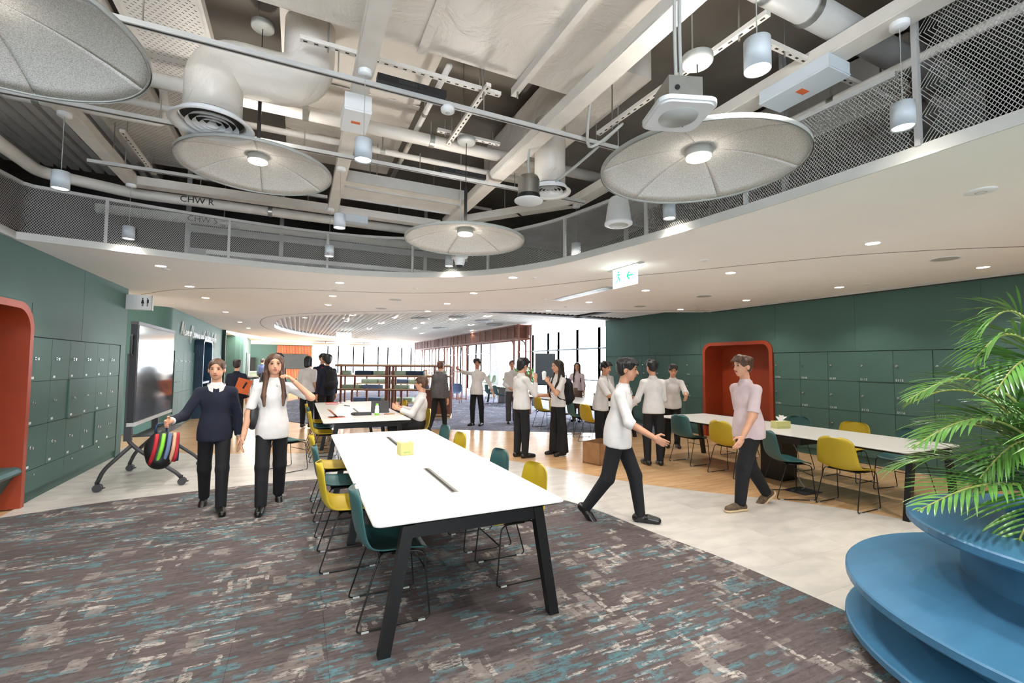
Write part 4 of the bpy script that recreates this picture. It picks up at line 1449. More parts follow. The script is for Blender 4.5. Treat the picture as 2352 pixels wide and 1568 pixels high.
def driver(label, x0, x1, y, z):
    t = thing('light_driver', label, 'driver', (x0, y, z))
    MB().box(0, x1-x0, -.035, .035, 0, .05).build('housing', 'black_plastic', t)
    for k in range(16):
        MB().box((x1-x0)*.3+k*.009, (x1-x0)*.3+k*.009+.004, -.037, -.03, .012, .038).build('vent_fin', 'charcoal', t)
driver('black light driver box on the track by the white sensor', .46, .97, 3.3, 3.682)
driver('black light driver box on the middle track above the far felt disc', 1.32, 1.82, 4.6, 3.682)
t = thing('motion_sensor', 'round white motion sensor on the track beside the black driver', 'sensor', (1.0, 3.33, 3.6))
MB().lathe([(.0, -.004), (.022, 0), (.03, .006), (.052, .008), (.055, .03), (.04, .05)], (0, 0, 0), 24).build('housing', 'white_plastic', t)
MB().ell((0, 0, .004), (.02, .02, .012)).build('lens', 'grey_plastic', t)

# pendant lamps
def pendant(label, x, y, z, power=PEND_W):
    t = thing('pendant_lamp', label, 'pendant lamp', (x, y, z))
    n = 32
    MB().lathe([(.05, -.06), (.06, -.075), (.06, .075), (.0, .078)], (0, 0, 0), n).build('lamp_body', 'lamp_body', t)
    MB().cyl((0, 0, -.064), (0, 0, -.06), .055, n).build('diffuser', 'lit', t)
    MB().cyl((0, 0, .075), (0, 0, ZT-z-.03), .0028, 6).build('cord', 'grey_plastic', t)
    MB().lathe([(0, -.032), (.045, -.032), (.05, -.026), (.05, .004)], (0, 0, ZT-z), 24).build('canopy', 'white_plastic', t)
    add_light('lamp_light', 'SPOT', t, (0, 0, -.09), power, size=.035, spot=math.radians(118), blend=.6)
    return t
for lab, x, y in (('white pendant lamp hanging beside the speckled junction box', .38, 3.31),
                  ('white pendant lamp between the junction box and the far mesh guard', .363, 5.11),
                  ('white pendant lamp with a red dot close to the far mesh guard', .345, 6.55),
                  ('white pendant lamp on a twisted cord over the far corner of the bay', 3.245, 4.95),
                  ('white pendant lamp under the ribbed deck, higher of two on that trunking', -1.84, 5.0),
                  ('white pendant lamp in front of the far left mesh guard', -1.84, 6.7),
                  ('white pendant lamp shining in front of the tall mesh panel', 3.25, 1.41),
                  ('bright white pendant lamp beside the projector-like access point', 1.98, 1.43),
                  ('white pendant lamp behind the far felt disc', 1.98, 6.4),
                  ('white pendant lamp under the big felt disc, by the bell speaker', 3.25, 3.31)):
    pendant(lab, x, y, 3.16)
for x, y in ((.38, -.6), (1.98, -1.2), (3.2, -1.2)):  # unseen lamps added as fill from behind the camera
    pendant('unseen white pendant lamp added for fill light behind the photographer', x, y, 3.16)['group'] = 'added fill pendant lamps behind the photographer'
for o in list(bpy.data.objects):
    if o.get('label', '').startswith('white pendant lamp with a red dot'):
        MB().cyl((-.02, -.062, -.045), (-.02, -.058, -.045), .008, 10).build('red_dot', 'red', o)

# felt discs
def felt_disc(label, x, y, z, rod_top, rose_z, R=.6):
    t = thing('felt_disc_light', label, 'light', (x, y, z))
    n, rings = 96, 8
    def dome(q):
        return .13*(1-q**2)
    cuts = [PI/6+k*PI/3 for k in range(6)]
    for k in range(6):
        a0, a1 = cuts[k]+.004, cuts[k]+PI/3-.004
        m_ = 16
        v, f = [], []
        for dz in (0, .014):
            for i in range(rings+1):
                q = .1+.9*i/rings
                for j in range(m_+1):
                    a = a0+(a1-a0)*j/m_
                    v.append((R*q*math.cos(a), R*q*math.sin(a), dome(q)+dz))
        N = (rings+1)*(m_+1)
        for i in range(rings):
            for j in range(m_):
                a = i*(m_+1)+j
                f.append((a, a+m_+1, a+m_+2, a+1))
                f.append((N+a, N+a+1, N+a+m_+2, N+a+m_+1))
        for j in range(m_):
            a = rings*(m_+1)+j
            f.append((a, N+a, N+a+1, a+1))
        for i in range(rings):
            a, b_ = i*(m_+1), i*(m_+1)+m_
            f.append((a, N+a, N+a+m_+1, a+m_+1))
            f.append((b_, b_+m_+1, N+b_+m_+1, N+b_))
        MB().add(v, f, True).build('felt_segment', 'felt', t)
    MB().lathe([(R+.004, -.006), (R+.006, .006), (R+.004, .02), (R-.008, .02), (R-.008, -.004)], (0, 0, 0), n).build('rim_tape', 'grey_plastic', t)
    MB().lathe([(.0, .075), (.074, .075), (.08, .082), (.08, .135), (0, .14)], (0, 0, 0), 36).build('lamp_housing', 'grey_plastic', t)
    MB().cyl((0, 0, .066), (0, 0, .076), .073, 36).build('diffuser', 'lit', t)
    MB().cyl((0, 0, .14), (0, 0, rod_top-z), .016, 12).build('rod', 'black_metal', t)
    MB().cyl((0, 0, rod_top-z), (0, 0, rose_z-z), .004, 6).build('cord', 'black_plastic', t)
    rs = MB().lathe([(0, 0), (.085, 0), (.095, .012), (.095, .05), (0, .05)], (0, 0, rose_z-z), 28).build('ceiling_rose', 'grey_plastic', t)
    MB().cyl((-.04, 0, rose_z-z+.05), (-.04, 0, 4.86-z), .006, 6).build('hanger_rod', 'steel', t)
    MB().lathe([(.03, .162), (.07, .162)], (0, 0, 0), 28).build('added_uplight_ring', 'lit', t)  # glowing ring added on top of each disc to go with the upward fill
    add_light('added_disc_uplight', 'SPOT', t, (0, 0, .18), DISC_W*.4, size=.06, spot=math.radians(165), blend=.8, rot=(PI, 0, 0))  # upward fill light added to brighten the ducts and slab
    add_light('disc_light', 'SPOT', t, (0, 0, .04), DISC_W, size=.06, spot=math.radians(160), blend=.8)
    return t
felt_disc('grey felt disc light at the far end of the bay with a black rod', 1.509, 4.344, 2.9, 3.46, 3.92)
felt_disc('grey felt disc light hanging under the round duct diffuser', -.364, 4.467, 3.33, 3.98, 4.6)
felt_disc('large grey felt disc light under the access point box', 2.241, 2.031, 2.885, 3.3, 3.56)
felt_disc('grey felt disc light hanging below the gap between the perforated trays', -1.25, 2.48, 3.0, 3.5, 3.9)

# loudspeakers, access point, camera
t = thing('cylinder_speaker', 'metal cylinder loudspeaker with white round face hanging from grey conduit', 'speaker', (1.98, 3.85, 3.22))
MB().lathe([(0, 0), (.125, 0), (.14, .008), (.14, .016), (.115, .02)], (0, 0, 0), 36).build('grille', 'white_plastic', t)
MB().lathe([(.105, .02), (.105, .22), (.09, .25), (0, .25)], (0, 0, 0), 32).build('can', 'steel', t)
MB().lathe([(.108, .03), (.112, .06), (.108, .07)], (0, 0, 0), 32).build('band', 'black_plastic', t)
MB().tube(spline([(0, 0, .25), (0, 0, .5), (.05, -.05, .62), (.18, -.3, .85)], 5), .012, 8).build('conduit', 'grey_plastic', t)
t = thing('bell_speaker', 'white bell-shaped pendant loudspeaker in front of the mesh guard', 'speaker', (2.71, 3.41, 2.97))
MB().lathe([(0, 0), (.11, 0), (.13, .01), (.13, .03), (.122, .035), (.105, .16), (.09, .25), (.07, .27), (0, .28)], (0, 0, 0), 40).build('bell', 'white_plastic', t)
MB().lathe([(0, -.002), (.09, -.002), (.092, .001)], (0, 0, 0), 32).build('grille', 'grey_plastic', t)
MB().cyl((0, 0, .28), (0, 0, 1.17), .004, 6).build('cord', 'grey_plastic', t)
t = thing('access_point', 'white square access point under a galvanised box with hanging conduits', 'access point', (1.47, 1.44, 2.73), -.35)
P = rrect(-.17, .17, -.17, .17, .06)
P = [(x*(1+.06*math.cos(2*math.atan2(y, x))**2), y*(1+.06*math.cos(2*math.atan2(y, x))**2)) for x, y in P]
MB().prism([(x*.92, y*.92) for x, y in P], 0, .012).prism(P, .01, .035).build('cover', 'white_plastic', t)
MB().lathe([(0, -.003), (.11, -.003), (.112, .001)], (0, 0, 0), 32).build('face_disc', 'grey_plastic', t)
MB().cyl((.07, .09, -.001), (.07, .09, -.004), .004, 8).build('status_light', 'cush_blue', t)
MB().box(-.1, .1, -.1, .1, .035, .19).build('back_box', 'steel', t)
MB().cyl((-.05, -.101, .12), (-.05, -.104, .12), .015, 12).build('cable_hole', 'black_plastic', t)
for s in (0, .03):
    MB().tube(spline([(s-.02, -.02, .19), (s-.03, -.03, .5), (s-.02, -.05, 1.0), (s, -.04, 1.3)], 5), .011, 8).build('conduit', 'grey_plastic', t)
AP = [o for o in bpy.data.objects if o.name.startswith('access_point')][0]
AP.scale = (.74, .74, .74)
for ch in AP.children:
    if ch.name.startswith('conduit'):
        ch.scale = (1, 1, 1.35)
        ch.location = (0, 0, -.06)
t = thing('dome_camera', 'white box with dome camera hanging in front of the far mesh guard', 'camera', (1.77, 5.29, 2.86))
MB().box(-.08, .08, -.08, .08, .09, .2).build('housing', 'white_plastic', t)
MB().lathe([(.05, .0), (.062, .03), (.07, .09)], (0, 0, 0), 28).build('collar', 'white_plastic', t)
MB().ell((0, 0, .01), (.05, .05, .04)).build('dome', 'black_plastic', t)
MB().cyl((0, 0, .2), (0, 0, 2.0), .006, 6).build('cord', 'grey_plastic', t)
t = thing('flexible_conduit', 'grey ribbed flexible conduit looping beside the big felt disc', 'conduit')
MB().tube(spline([(2.05, 2.9, 3.86), (2.3, 3.3, 3.6), (2.5, 3.1, 3.75), (2.3, 3.9, 3.5), (2.2, 4.1, 3.7)], 8), .014, 8).build('hose', 'grey_plastic', t)
t = thing('flexible_conduit', 'grey ribbed conduit curving at the corner of the broad foil duct', 'conduit')
MB().tube(spline([(2.21, 2.2, 4.2), (2.22, 2.4, 4.08), (2.2, 2.75, 4.02), (2.1, 2.95, 3.86)], 8), .018, 8).build('hose', 'white_plastic', t)

# ------------------------------------------------------------------ fittings in the low ceiling
def downlight(x, y, label, group, z=ZC, power=DOWN_W):
    t = thing('downlight', label, 'downlight', (x, y, z), group=group)
    MB().lathe([(.062, -.003), (.072, -.006), (.076, 0), (.076, .004)], (0, 0, 0), 24).build('trim_ring', 'white_plastic', t)
    MB().cyl((0, 0, -.002), (0, 0, .003), .064, 24).build('diffuser', 'lit', t)
    add_light('downlight_light', 'SPOT', t, (0, 0, -.03), power, size=.035, spot=math.radians(125), blend=.7)
GX = {-1.72: 'along the left teal walls', .58: 'in line with the main table', 2.88: 'between main table and right table', 5.42: 'over the right walkway', 7.95: 'along the right lockers'}
for x, ys_ in ((-1.72, (7.58, 9.4, 10.92, 13.76, 16.96, 19.8)), (.58, (7.79, 9.41, 10.89)), (2.88, (6.1, 7.78, 9.41, 11.01)), (5.42, (2.65, 4.38, 6.09, 7.78, 9.46)), (7.95, (2.66, 4.38, 6.08, 7.78))):
    for y in ys_:
        downlight(x, y, 'round recessed downlight in the white ceiling, row ' + GX[x], 'downlights ' + GX[x])
downlight(4.75, .35, 'round recessed downlight in the ceiling directly beside the palm', 'downlights beside the palm', ZC, 80)
for x, y in ((5.42, .9), (7.95, .9), (5.42, -1.2), (7.95, -1.2), (5.0, -3), (7.6, -3)):  # out of view, put in to fill the room with light
    downlight(x, y, 'unseen round recessed downlight added for fill light behind the photographer', 'added fill downlights behind the photographer')
for i, (x, y) in enumerate(((5.0, 12.45), (7.6, 13.0), (7.35, 10.9), (.17, 15.6), (1.4, 14.1), (1.45, 16.2), (2.65, 14.2), (2.6, 16.5), (3.9, 15.6), (4.4, 13.85), (5.6, 15.5), (4.2, 18.0), (6.6, 18.0), (2.6, 19.4), (5.2, 21.0))):
    downlight(x, y, 'round downlight set among the white ceiling slats', 'downlights among the ceiling slats', 3.06, 18)
for x, y in ((-1.6, 28.5), (.5, 33.5), (3.5, 32.5), (-1.2, 33)):
    downlight(x, y, 'round downlight over the far kitchen area', 'downlights over the far kitchen area', ZC, 160)
for lab, x, y, r_ in (('small round ceiling sensor beside the nearest left wall downlight', -1.71, 7.8, .05), ('small round sensor in the ceiling past the far felt disc', 1.8, 7.77, .05), ('small flush sensor in ceiling between bay edge and groove', 4.48, 3.99, .055), ('small white sensor in the ceiling over the standing pair', 5.38, 8.62, .04), ('flush ceiling sensor above the right lockers near niche', 7.98, 7.4, .05), ('flush ceiling sensor above the numbered lockers', 8.0, 4.01, .055), ('flush round cover plate in the ceiling by the bay edge', 4.5, 1.5, .09), ('small white sensor beside the bay edge downlight', 3.15, 5.95, .045), ('small white sensor by the ceiling grille', 4.37, 7.79, .04), ('square white detector in line with the main table', .57, 8.6, .06)):
    t = thing('ceiling_sensor', lab, 'sensor', (x, y, ZC))
    MB().lathe([(0, -.014), (r_*.6, -.013), (r_*.85, -.009), (r_, -.004), (r_, .002)], (0, 0, 0), 24).build('cover', 'white_plastic', t)
    MB().lathe([(r_*.3, -.0145), (r_*.34, -.015), (r_*.38, -.0135)], (0, 0, 0), 20).build('lens_ring', 'grey_plastic', t)
for lab, x, y in (('large round ceiling speaker grille over the right table end', 6.94, 2.65), ('large round ceiling speaker grille over the right table head', 6.81, 6.09), ('large round ceiling speaker grille in front of right niche', 6.76, 7.78), ('large round ceiling speaker grille over the laptop table', 1.77, 9.34), ('large round ceiling speaker grille by the slatted oval', 1.76, 10.98)):
    t = thing('ceiling_speaker', lab, 'speaker', (x, y, ZC))
    MB().lathe([(.125, -.005), (.14, -.007), (.145, 0), (.145, .003)], (0, 0, 0), 32).build('trim_ring', 'white_plastic', t)
    MB().cyl((0, 0, -.004), (0, 0, .002), .128, 32).build('grille', 'grey_plastic', t)
t = thing('air_grille', 'long narrow aluminium air grille in the white ceiling', 'air grille', (4.68, 6.95, ZC))
MB().box(-.13, .13, -.9, .9, -.006, .001).build('frame', 'metal_grey', t)
for k in range(5):
    MB().box(-.1+k*.045, -.082+k*.045, -.86, .86, -.012, -.004).build('blade', 'steel', t)
for i, (x, y) in enumerate(((6.2, 14.6), (4.3, 12.9), (3.4, 13.9), (5.4, 13.6), (5.0, 17.2))):
    t = thing('round_diffuser', 'round white air diffuser under the ceiling slats', 'diffuser', (x, y, 3.06), group='round diffusers under the ceiling slats')
    MB().lathe([(.1, -.03), (.26, -.035), (.3, -.02), (.28, .004)], (0, 0, 0), 28).build('outer_cone', 'grey_plastic', t)
    MB().lathe([(0, -.04), (.12, -.04), (.16, -.02)], (0, 0, 0), 24).build('inner_cone', 'grey_plastic', t)
for lab, x, y in (('small white hanging sign under the slatted oval', 1.75, 20.5),):
    t = thing('hanging_sign', lab, 'sign', (x, y, 3.07))
    MB().box(-.3, .3, -.01, .01, -.42, -.12).build('panel', 'exit_white', t)
    MB().box(-.02, .02, -.01, .01, -.12, 0).build('bracket', 'metal_grey', t)

# ------------------------------------------------------------------ table-top things
def tissue_box(label, x, y, z, rz, sx=.13, sy=.13, h=.12):
    t = thing('tissue_box', label, 'tissue box', (x, y, z), rz)
    MB().prism(rrect(-sx/2, sx/2, -sy/2, sy/2, .006, 3), 0, h).build('carton', 'tissue_box', t)
    MB().prism(rrect(-sx*.3, sx*.3, -.022, .022, .02, 4), h, h+.0012).build('opening', 'tissue', t)
    mb = MB()
    r = random.Random(3)
    v, f = [], []
    n, m_ = 9, 6
    for j in range(m_):
        q = j/(m_-1)
        for i in range(n):
            uu = -1+2*i/(n-1)
            v.append((uu*(.03+.05*q)+.02*q, .02*math.sin(i*1.9+q*2)*(.3+q)+.01*q, h+.09*q-.03*abs(uu)*q+.008*math.cos(i*2.3)*q))
    for j in range(m_-1):
        for i in range(n-1):
            a = j*n+i
            f.append((a, a+1, a+n+1, a+n))
    mb.add(v, f, True).build('tissue', 'tissue', t)
    MB().box(-sx*.25, sx*.25, -sy/2-.001, -sy/2, h*.2, h*.26).build('print', 'sage', t)
tissue_box('square lime tissue box on the main table between the cable slots', 1.0, 4.62, .747, .1)
tissue_box('long lime tissue box on the long right table', 6.52, 4.45, .744, -.25, .24, .12, .1)
tissue_box('lime tissue box on the far table beyond the archway', 8.2, 16.9, .744, .3, .24, .12, .09)

def laptop(label, x, y, z, rz, ang=1.9):
    t = thing('laptop', label, 'laptop', (x, y, z), rz)
    MB().prism(rrect(-.16, .16, -.11, .11, .01, 3), 0, .014).build('base', 'charcoal', t)
    MB().box(-.14, .14, -.02, .09, .014, .0155).build('keyboard', 'black_plastic', t)
    R = Matrix.Rotation(ang-PI/2, 3, 'X')
    c = Vector((0, .11, .014))+R @ Vector((0, 0, .11))
    MB().obox(c, (.32, .008, .22), R).build('lid', 'charcoal', t)
    MB().obox(c+R @ Vector((0, -.005, 0)), (.3, .001, .2), R).build('screen', 'black_plastic', t)
laptop('open black laptop on the table of the seated man', 1.42, 8.75, .743, PI*.93, 1.95)
t = thing('tablet_case', 'orange tablet case standing open on the laptop table', 'tablet', (.62, 8.2, .743), .25)
MB().prism(rrect(-.12, .12, -.085, .085, .008, 3), 0, .01).build('cover', 'orange_case', t)
MB().box(-.11, .11, -.075, .075, .01, .013).build('screen', 'charcoal', t)
R = Matrix.Rotation(-.55, 3, 'Y')
MB().obox((-.06, 0, .07), (.2, .17, .004), Matrix.Rotation(.75, 3, 'Y')).build('flap', 'orange_case', t)
t = thing('pencil_case', 'dark grey zipped pencil case lying on the laptop table', 'pencil case', (1.06, 8.38, .743), -.05)
MB().prism(rrect(-.15, .15, -.05, .05, .03, 4), 0, .05).ell((-.15, 0, .028), (.05, .04, .026)).build('pouch', 'charcoal', t)
MB().box(-.14, .14, -.004, .004, .05, .053).build('zip', 'black_plastic', t)
t = thing('drink_bottle', 'clear white drink bottle with lime cap beside the laptop', 'bottle', (1.29, 8.3, .743))
MB().lathe([(0, 0), (.034, 0), (.038, .01), (.038, .035)], (0, 0, 0), 20).build('base_band', 'green_cap', t)
MB().lathe([(.037, .035), (.037, .1), (.03, .12), (.033, .15), (.02, .175)], (0, 0, 0), 20).build('bottle_body', 'white_plastic', t)
MB().lathe([(.022, .175), (.023, .2), (0, .2)], (0, 0, 0), 16).build('cap', 'green_cap', t)
t = thing('notebook', 'red notebook on the far end of the laptop table', 'book', (.72, 10.9, .743), .05)
MB().box(-.13, .13, -.09, .09, 0, .012).build('cover', 'red_book', t)
MB().box(-.125, .128, -.085, .085, .002, .03).build('pages', 'tissue', t)
MB().box(-.13, .13, -.09, .09, .03, .034).build('cover', 'red_book', t)
t = thing('phone', 'black phone lying behind the red notebook', 'phone', (.92, 11.1, .743), .1)
MB().prism(rrect(-.04, .04, -.08, .08, .01, 3), 0, .009).build('case', 'black_plastic', t)
MB().box(-.036, .036, -.074, .074, .009, .0095).build('screen', 'screen', t)
t = thing('pen', 'black pen on the laptop table by the red notebook', 'pen', (.98, 10.3, .743))
MB().cyl((-.05, .08, .006), (.05, -.1, .006), .006, 8).build('barrel', 'black_plastic', t)
MB().cyl((.05, -.1, .006), (.056, -.112, .006), .005, 8, .001).build('tip', 'steel', t)
for i, (x, y, a, c) in enumerate(((1.5, 8.42, .3, 'orange_case'), (1.56, 8.4, .7, 'tissue_box'), (1.45, 8.36, 1.2, 'ink'), (1.52, 8.33, -.2, 'cardboard'))):
    t = thing('pencil', ('orange', 'yellow', 'black', 'brown')[i] + ' pencil among stationery in front of the laptop', 'pencil', (x, y, .743))
    d = Vector((math.cos(a), math.sin(a), 0))*.08
    MB().cyl(Vector((0, 0, .006))-d, Vector((0, 0, .006))+d, .005, 6).build('shaft', c, t)
    MB().cyl(Vector((0, 0, .006))+d, Vector((0, 0, .006))+d*1.15, .005, 6, .001).build('tip', 'ink', t)
t = thing('notepad', 'brown paper notepad in front of the open laptop', 'notepad', (1.52, 8.38, .743), .4)
MB().box(-.07, .07, -.05, .05, 0, .005).build('pages', 'cardboard', t)
MB().box(-.07, -.06, -.05, .05, .005, .008).build('binding', 'charcoal', t)
t = thing('water_bottle', 'sage green water bottle with dark lid on the table behind the pair', 'bottle', (6.25, 8.75, .744))
MB().lathe([(0, 0), (.034, 0), (.036, .01), (.036, .17), (.028, .2)], (0, 0, 0), 20).build('bottle_body', 'sage', t)
MB().lathe([(.03, .2), (.031, .225)], (0, 0, 0), 16).build('orange_band', 'orange_case', t)
MB().lathe([(.029, .225), (.027, .25), (.02, .26), (0, .26)], (0, 0, 0), 16).build('lid', 'black_plastic', t)
t = thing('tote_bag', 'dark speckled tote bag standing on the table beside the green bottle', 'bag', (6.5, 8.85, .744))
MB().prism(rrect(-.09, .09, -.05, .05, .03, 4), 0, .26).build('bag_body', 'brown_skirt', t)
MB().tube(fillet([(-.05, 0, .25), (-.05, 0, .36), (.05, 0, .36), (.05, 0, .25)], .03, 4), .008, 8).build('handle', 'black_plastic', t)
t = thing('floor_cable', 'grey cable looping from the right table riser to a floor box', 'cable')
MB().tube(spline([(6.5, 4.3, .6), (6.5, 4.2, .45), (6.45, 4.15, .3), (6.3, 4.05, .12), (6.25, 3.95, .03), (6.15, 3.92, .02)], 6), .006, 8).build('lead', 'grey_plastic', t)
MB().box(5.95, 6.3, 3.75, 4.05, 0, .008).build('floor_box', 'charcoal', t)

# ------------------------------------------------------------------ palm
def frond(base, az, L, rise, droop, seed, n=30, wleaf=.017, lmax=.5):
    r = random.Random(seed)
    d = Vector((math.cos(az), math.sin(az), 0))
    side = Vector((-d.y, d.x, 0))
    pts = []
    for k in range(13):
        q = k/12
        pts.append(Vector(base)+d*(L*(q**.92)*(.62+.38*q))+Vector((0, 0, rise*math.sin(min(q*1.75, PI/2))-droop*max(0, q-.4)**1.7)))
    pts = spline(pts, 3)
    N = len(pts)
    mb = MB()
    mb.tube(pts, [.011*(1-.85*i/N)+.0018 for i in range(N)], 6, mi=1)
    for k in range(n):
        q = .2+.79*k/(n-1)
        i = min(N-2, int(q*(N-1)))
        p = pts[i]
        t = (pts[i+1]-pts[i]).normalized()
        nn = side.cross(t).normalized()
        if nn.z < 0:
            nn = -nn
        for s in (-1, 1):
            ll = lmax*(math.sin(PI*min(1, .12+.88*q))**.6)*(.85+.3*r.random())*(1.05-.35*q)
            fwd = .55+.75*q+.1*r.random()
            dirv = (side*s+t*fwd+nn*(.28+.12*r.random())).normalized()
            w0 = wleaf*(.85+.3*r.random())
            cv, cf = [], []
            m_ = 6
            wax = dirv.cross(nn).normalized()
            sag = (.16+.22*r.random())*ll
            for j in range(m_+1):
                u = j/m_
                c = p+dirv*(ll*u)-Vector((0, 0, 1))*(sag*u**2.2)
                ww = w0*(math.sin(PI*(.08+.9*u))**.75)*.5 if j < m_ else .0005
                fold = nn*(ww*.35)
                cv += [c-wax*ww+fold, c, c+wax*ww+fold]
            for j in range(m_):
                a = j*3
                cf += [(a, a+1, a+4, a+3), (a+1, a+2, a+5, a+4)]
            mb.add(cv, cf, True, 0)
    return mb
pal = thing('potted_palm', 'green areca palm with long feathery fronds growing from the blue planter', 'palm', (4.06, .89, .69))
FR = [(2.78, 1.12, .44, .55, 11), (2.62, .98, .82, .75, 12), (2.95, .8, .5, 1.2, 13), (2.45, .9, 1.05, .7, 14), (2.2, .75, .75, .6, 15), (2.55, .62, 1.35, .9, 16), (1.9, .8, .95, .6, 17), (3.2, .8, .85, .9, 18), (2.3, .5, 1.5, .9, 19), (1.5, .8, .7, .6, 20), (3.5, .8, 1.1, .7, 21), (4.4, .8, .7, .6, 22), (5.4, .85, .7, .6, 23), (2.85, .72, 1.2, .9, 24), (.8, .8, .8, .5, 25), (2.05, .95, .5, .6, 26), (2.7, .7, .72, .9, 27), (2.4, .62, .55, .8, 28)]
for az, L, rise, droop, sd in FR:
    a2 = az+.4
    frond((.05*math.cos(a2), .05*math.sin(a2), .0), az, L, rise, droop, sd).build('frond', ['green_leaf', 'stem'], pal)
for k in range(5):
    a = k*1.26
    MB().tube([(.05*math.cos(a), .05*math.sin(a), -.05), (.07*math.cos(a), .07*math.sin(a), .2), (.1*math.cos(a), .1*math.sin(a), .45)], [.018, .014, .009], 8).build('cane', 'stem', pal)
MB().lathe([(0, -.02), (.3, -.02), (.355, -.04)], (0, 0, 0), 28).build('soil', 'soil', pal)

# broad-leaved plant by the far windows
def money_tree(label, x, y, H, seed, spread=.75):
    t = thing('potted_plant', label, 'plant', (x, y, .002))
    r = random.Random(seed)
    MB().lathe([(0, 0), (.16, 0), (.2, .34), (.18, .34), (.17, .3), (0, .3)], (0, 0, 0), 24).build('pot', 'grey_plastic', t)
    for k in range(3):
        MB().tube([(.03*math.cos(k*2.1+z*7), .03*math.sin(k*2.1+z*7), .28+z) for z in [H*.5*j/9 for j in range(10)]], .02, 8).build('stem', 'bark', t)
    for k in range(26):
        az = r.random()*6.28
        el = .1+r.random()*1.2
        d = Vector((math.cos(az)*math.cos(el), math.sin(az)*math.cos(el), math.sin(el)))
        b0 = Vector((0, 0, .3+H*(.42+.1*r.random())))
        c = b0+d*(spread*(.4+.4*r.random()))
        mb = MB()
        mb.tube([b0, (b0+c)/2+Vector((0, 0, .03)), c], .005, 5, mi=1)
        for j in range(6):
            a = j*1.047+r.random()*.4
            ax = d.orthogonal().normalized()
            e = (ax*math.cos(a)+d.cross(ax)*math.sin(a)+d*.35-Vector((0, 0, .35))).normalized()
            L = spread*(.3+.14*r.random())
            wv = e.cross(d).normalized()*L*.2
            mb.add([c, c+e*L*.4+wv, c+e*L*.75+wv*.8, c+e*L, c+e*L*.75-wv*.8, c+e*L*.4-wv], [(0, 1, 2, 3), (0, 3, 4, 5)], False, 0)
        mb.build('leaf_cluster', ['leaf2', 'stem'], t)
money_tree('leafy green potted plant beside the white column and brown archway', 7.6, 15.4, 1.45, 4)

# ------------------------------------------------------------------ open bookcase with cushions behind the laptop table
bc = thing('open_shelving', 'brown and pale timber open shelving unit behind the laptop table', 'shelving', (1.03, 14.72, 0), -.4402)
W = 3.5
for z, th in ((1.58, .05), (1.27, .03), (.86, .03), (.1, .035)):
    x0 = .0 if z > 1.2 else 0
    MB().box(0, W if z != .86 else W-.15, -.02, .4, z, z+th).build('shelf', 'ply', bc)
    MB().box(0, W if z != .86 else W-.15, -.025, -.02, z-.03, z+.005).build('shelf_edge', 'rust', bc)
for x, w_ in ((.16, .06), (1.52, .1), (1.72, .08), (2.98, .04), (W-.03, .05)):
    MB().box(x, x+w_, -.015, .03, .1, 1.58).build('upright', 'rust', bc)
    MB().box(x, x+w_*.7, .35, .395, .1, 1.58).build('upright', 'rust', bc)
for x, za, zb in ((.5, .13, .86), (.58, .86, 1.27), (.95, .13, .86), (2.0, .13, .86)):
    MB().box(x, x+.05, .0, .05, za, zb).build('divider', 'rust', bc)
MB().box(W-.75, W, .0, .38, 0, .13).build('plinth', 'ply', bc)
MB().box(W-.72, W-.04, .05, .35, .13, .84).build('mesh_box', 'rust', bc)
CC = ['cush_green', 'cush_navy', 'cush_blue', 'cush_green', 'cush_navy', 'cush_green', 'cush_blue']
def cushion(x, y, z, w_, h, d_, mat, rz, label, grp):
    t = thing('seat_cushion', label, 'cushion', (x, y, z), rz, grp)
    P = rrect(-w_/2, w_/2, -d_/2, d_/2, .03, 3)
    Q = [(a*.97, b_*.94) for a, b_ in P]
    n = len(P)
    v = [(a, b_, 0) for a, b_ in Q]+[(a, b_, h*.15) for a, b_ in P]+[(a, b_, h*.85) for a, b_ in P]+[(a, b_, h) for a, b_ in Q]
    MB().add(v, [tuple(range(n-1, -1, -1)), tuple(range(3*n, 4*n))]+[(k*n+i, k*n+(i+1) % n, (k+1)*n+(i+1) % n, (k+1)*n+i) for k in range(3) for i in range(n)], True).build('pad', mat, t)
    MB().tube([(a*1.0, b_*1.0, h*.86) for a, b_ in P], .006, 6, True).build('piping', mat, t)
ca, sa = math.cos(-.4402), math.sin(-.4402)
def bw(u, v_):
    return (1.03+ca*u-sa*v_, 14.72+sa*u+ca*v_)
NM = {'cush_green': 'sage green', 'cush_navy': 'dark navy', 'cush_blue': 'slate blue'}
for row, z, items in (('upper', 1.3, ((.28, .24, 0), (.85, .52, 1), (1.3, .3, 3), (1.95, .38, 0), (2.4, .52, 1), (3.2, .32, 3))), ('lower', .89, ((.45, .6, 0), (1.1, .56, 2), (1.98, .46, 0), (2.6, .42, 2), (3.1, .32, 3)))):
    for u, w_, c in items:
        x, y = bw(u, .18)
        cushion(x, y, z, w_, .11 if row == 'lower' else .13, .34, CC[c], -.4402, NM[CC[c]] + ' flat cushion on the ' + row + ' board of the open shelving', 'cushions on the ' + row + ' shelving board')
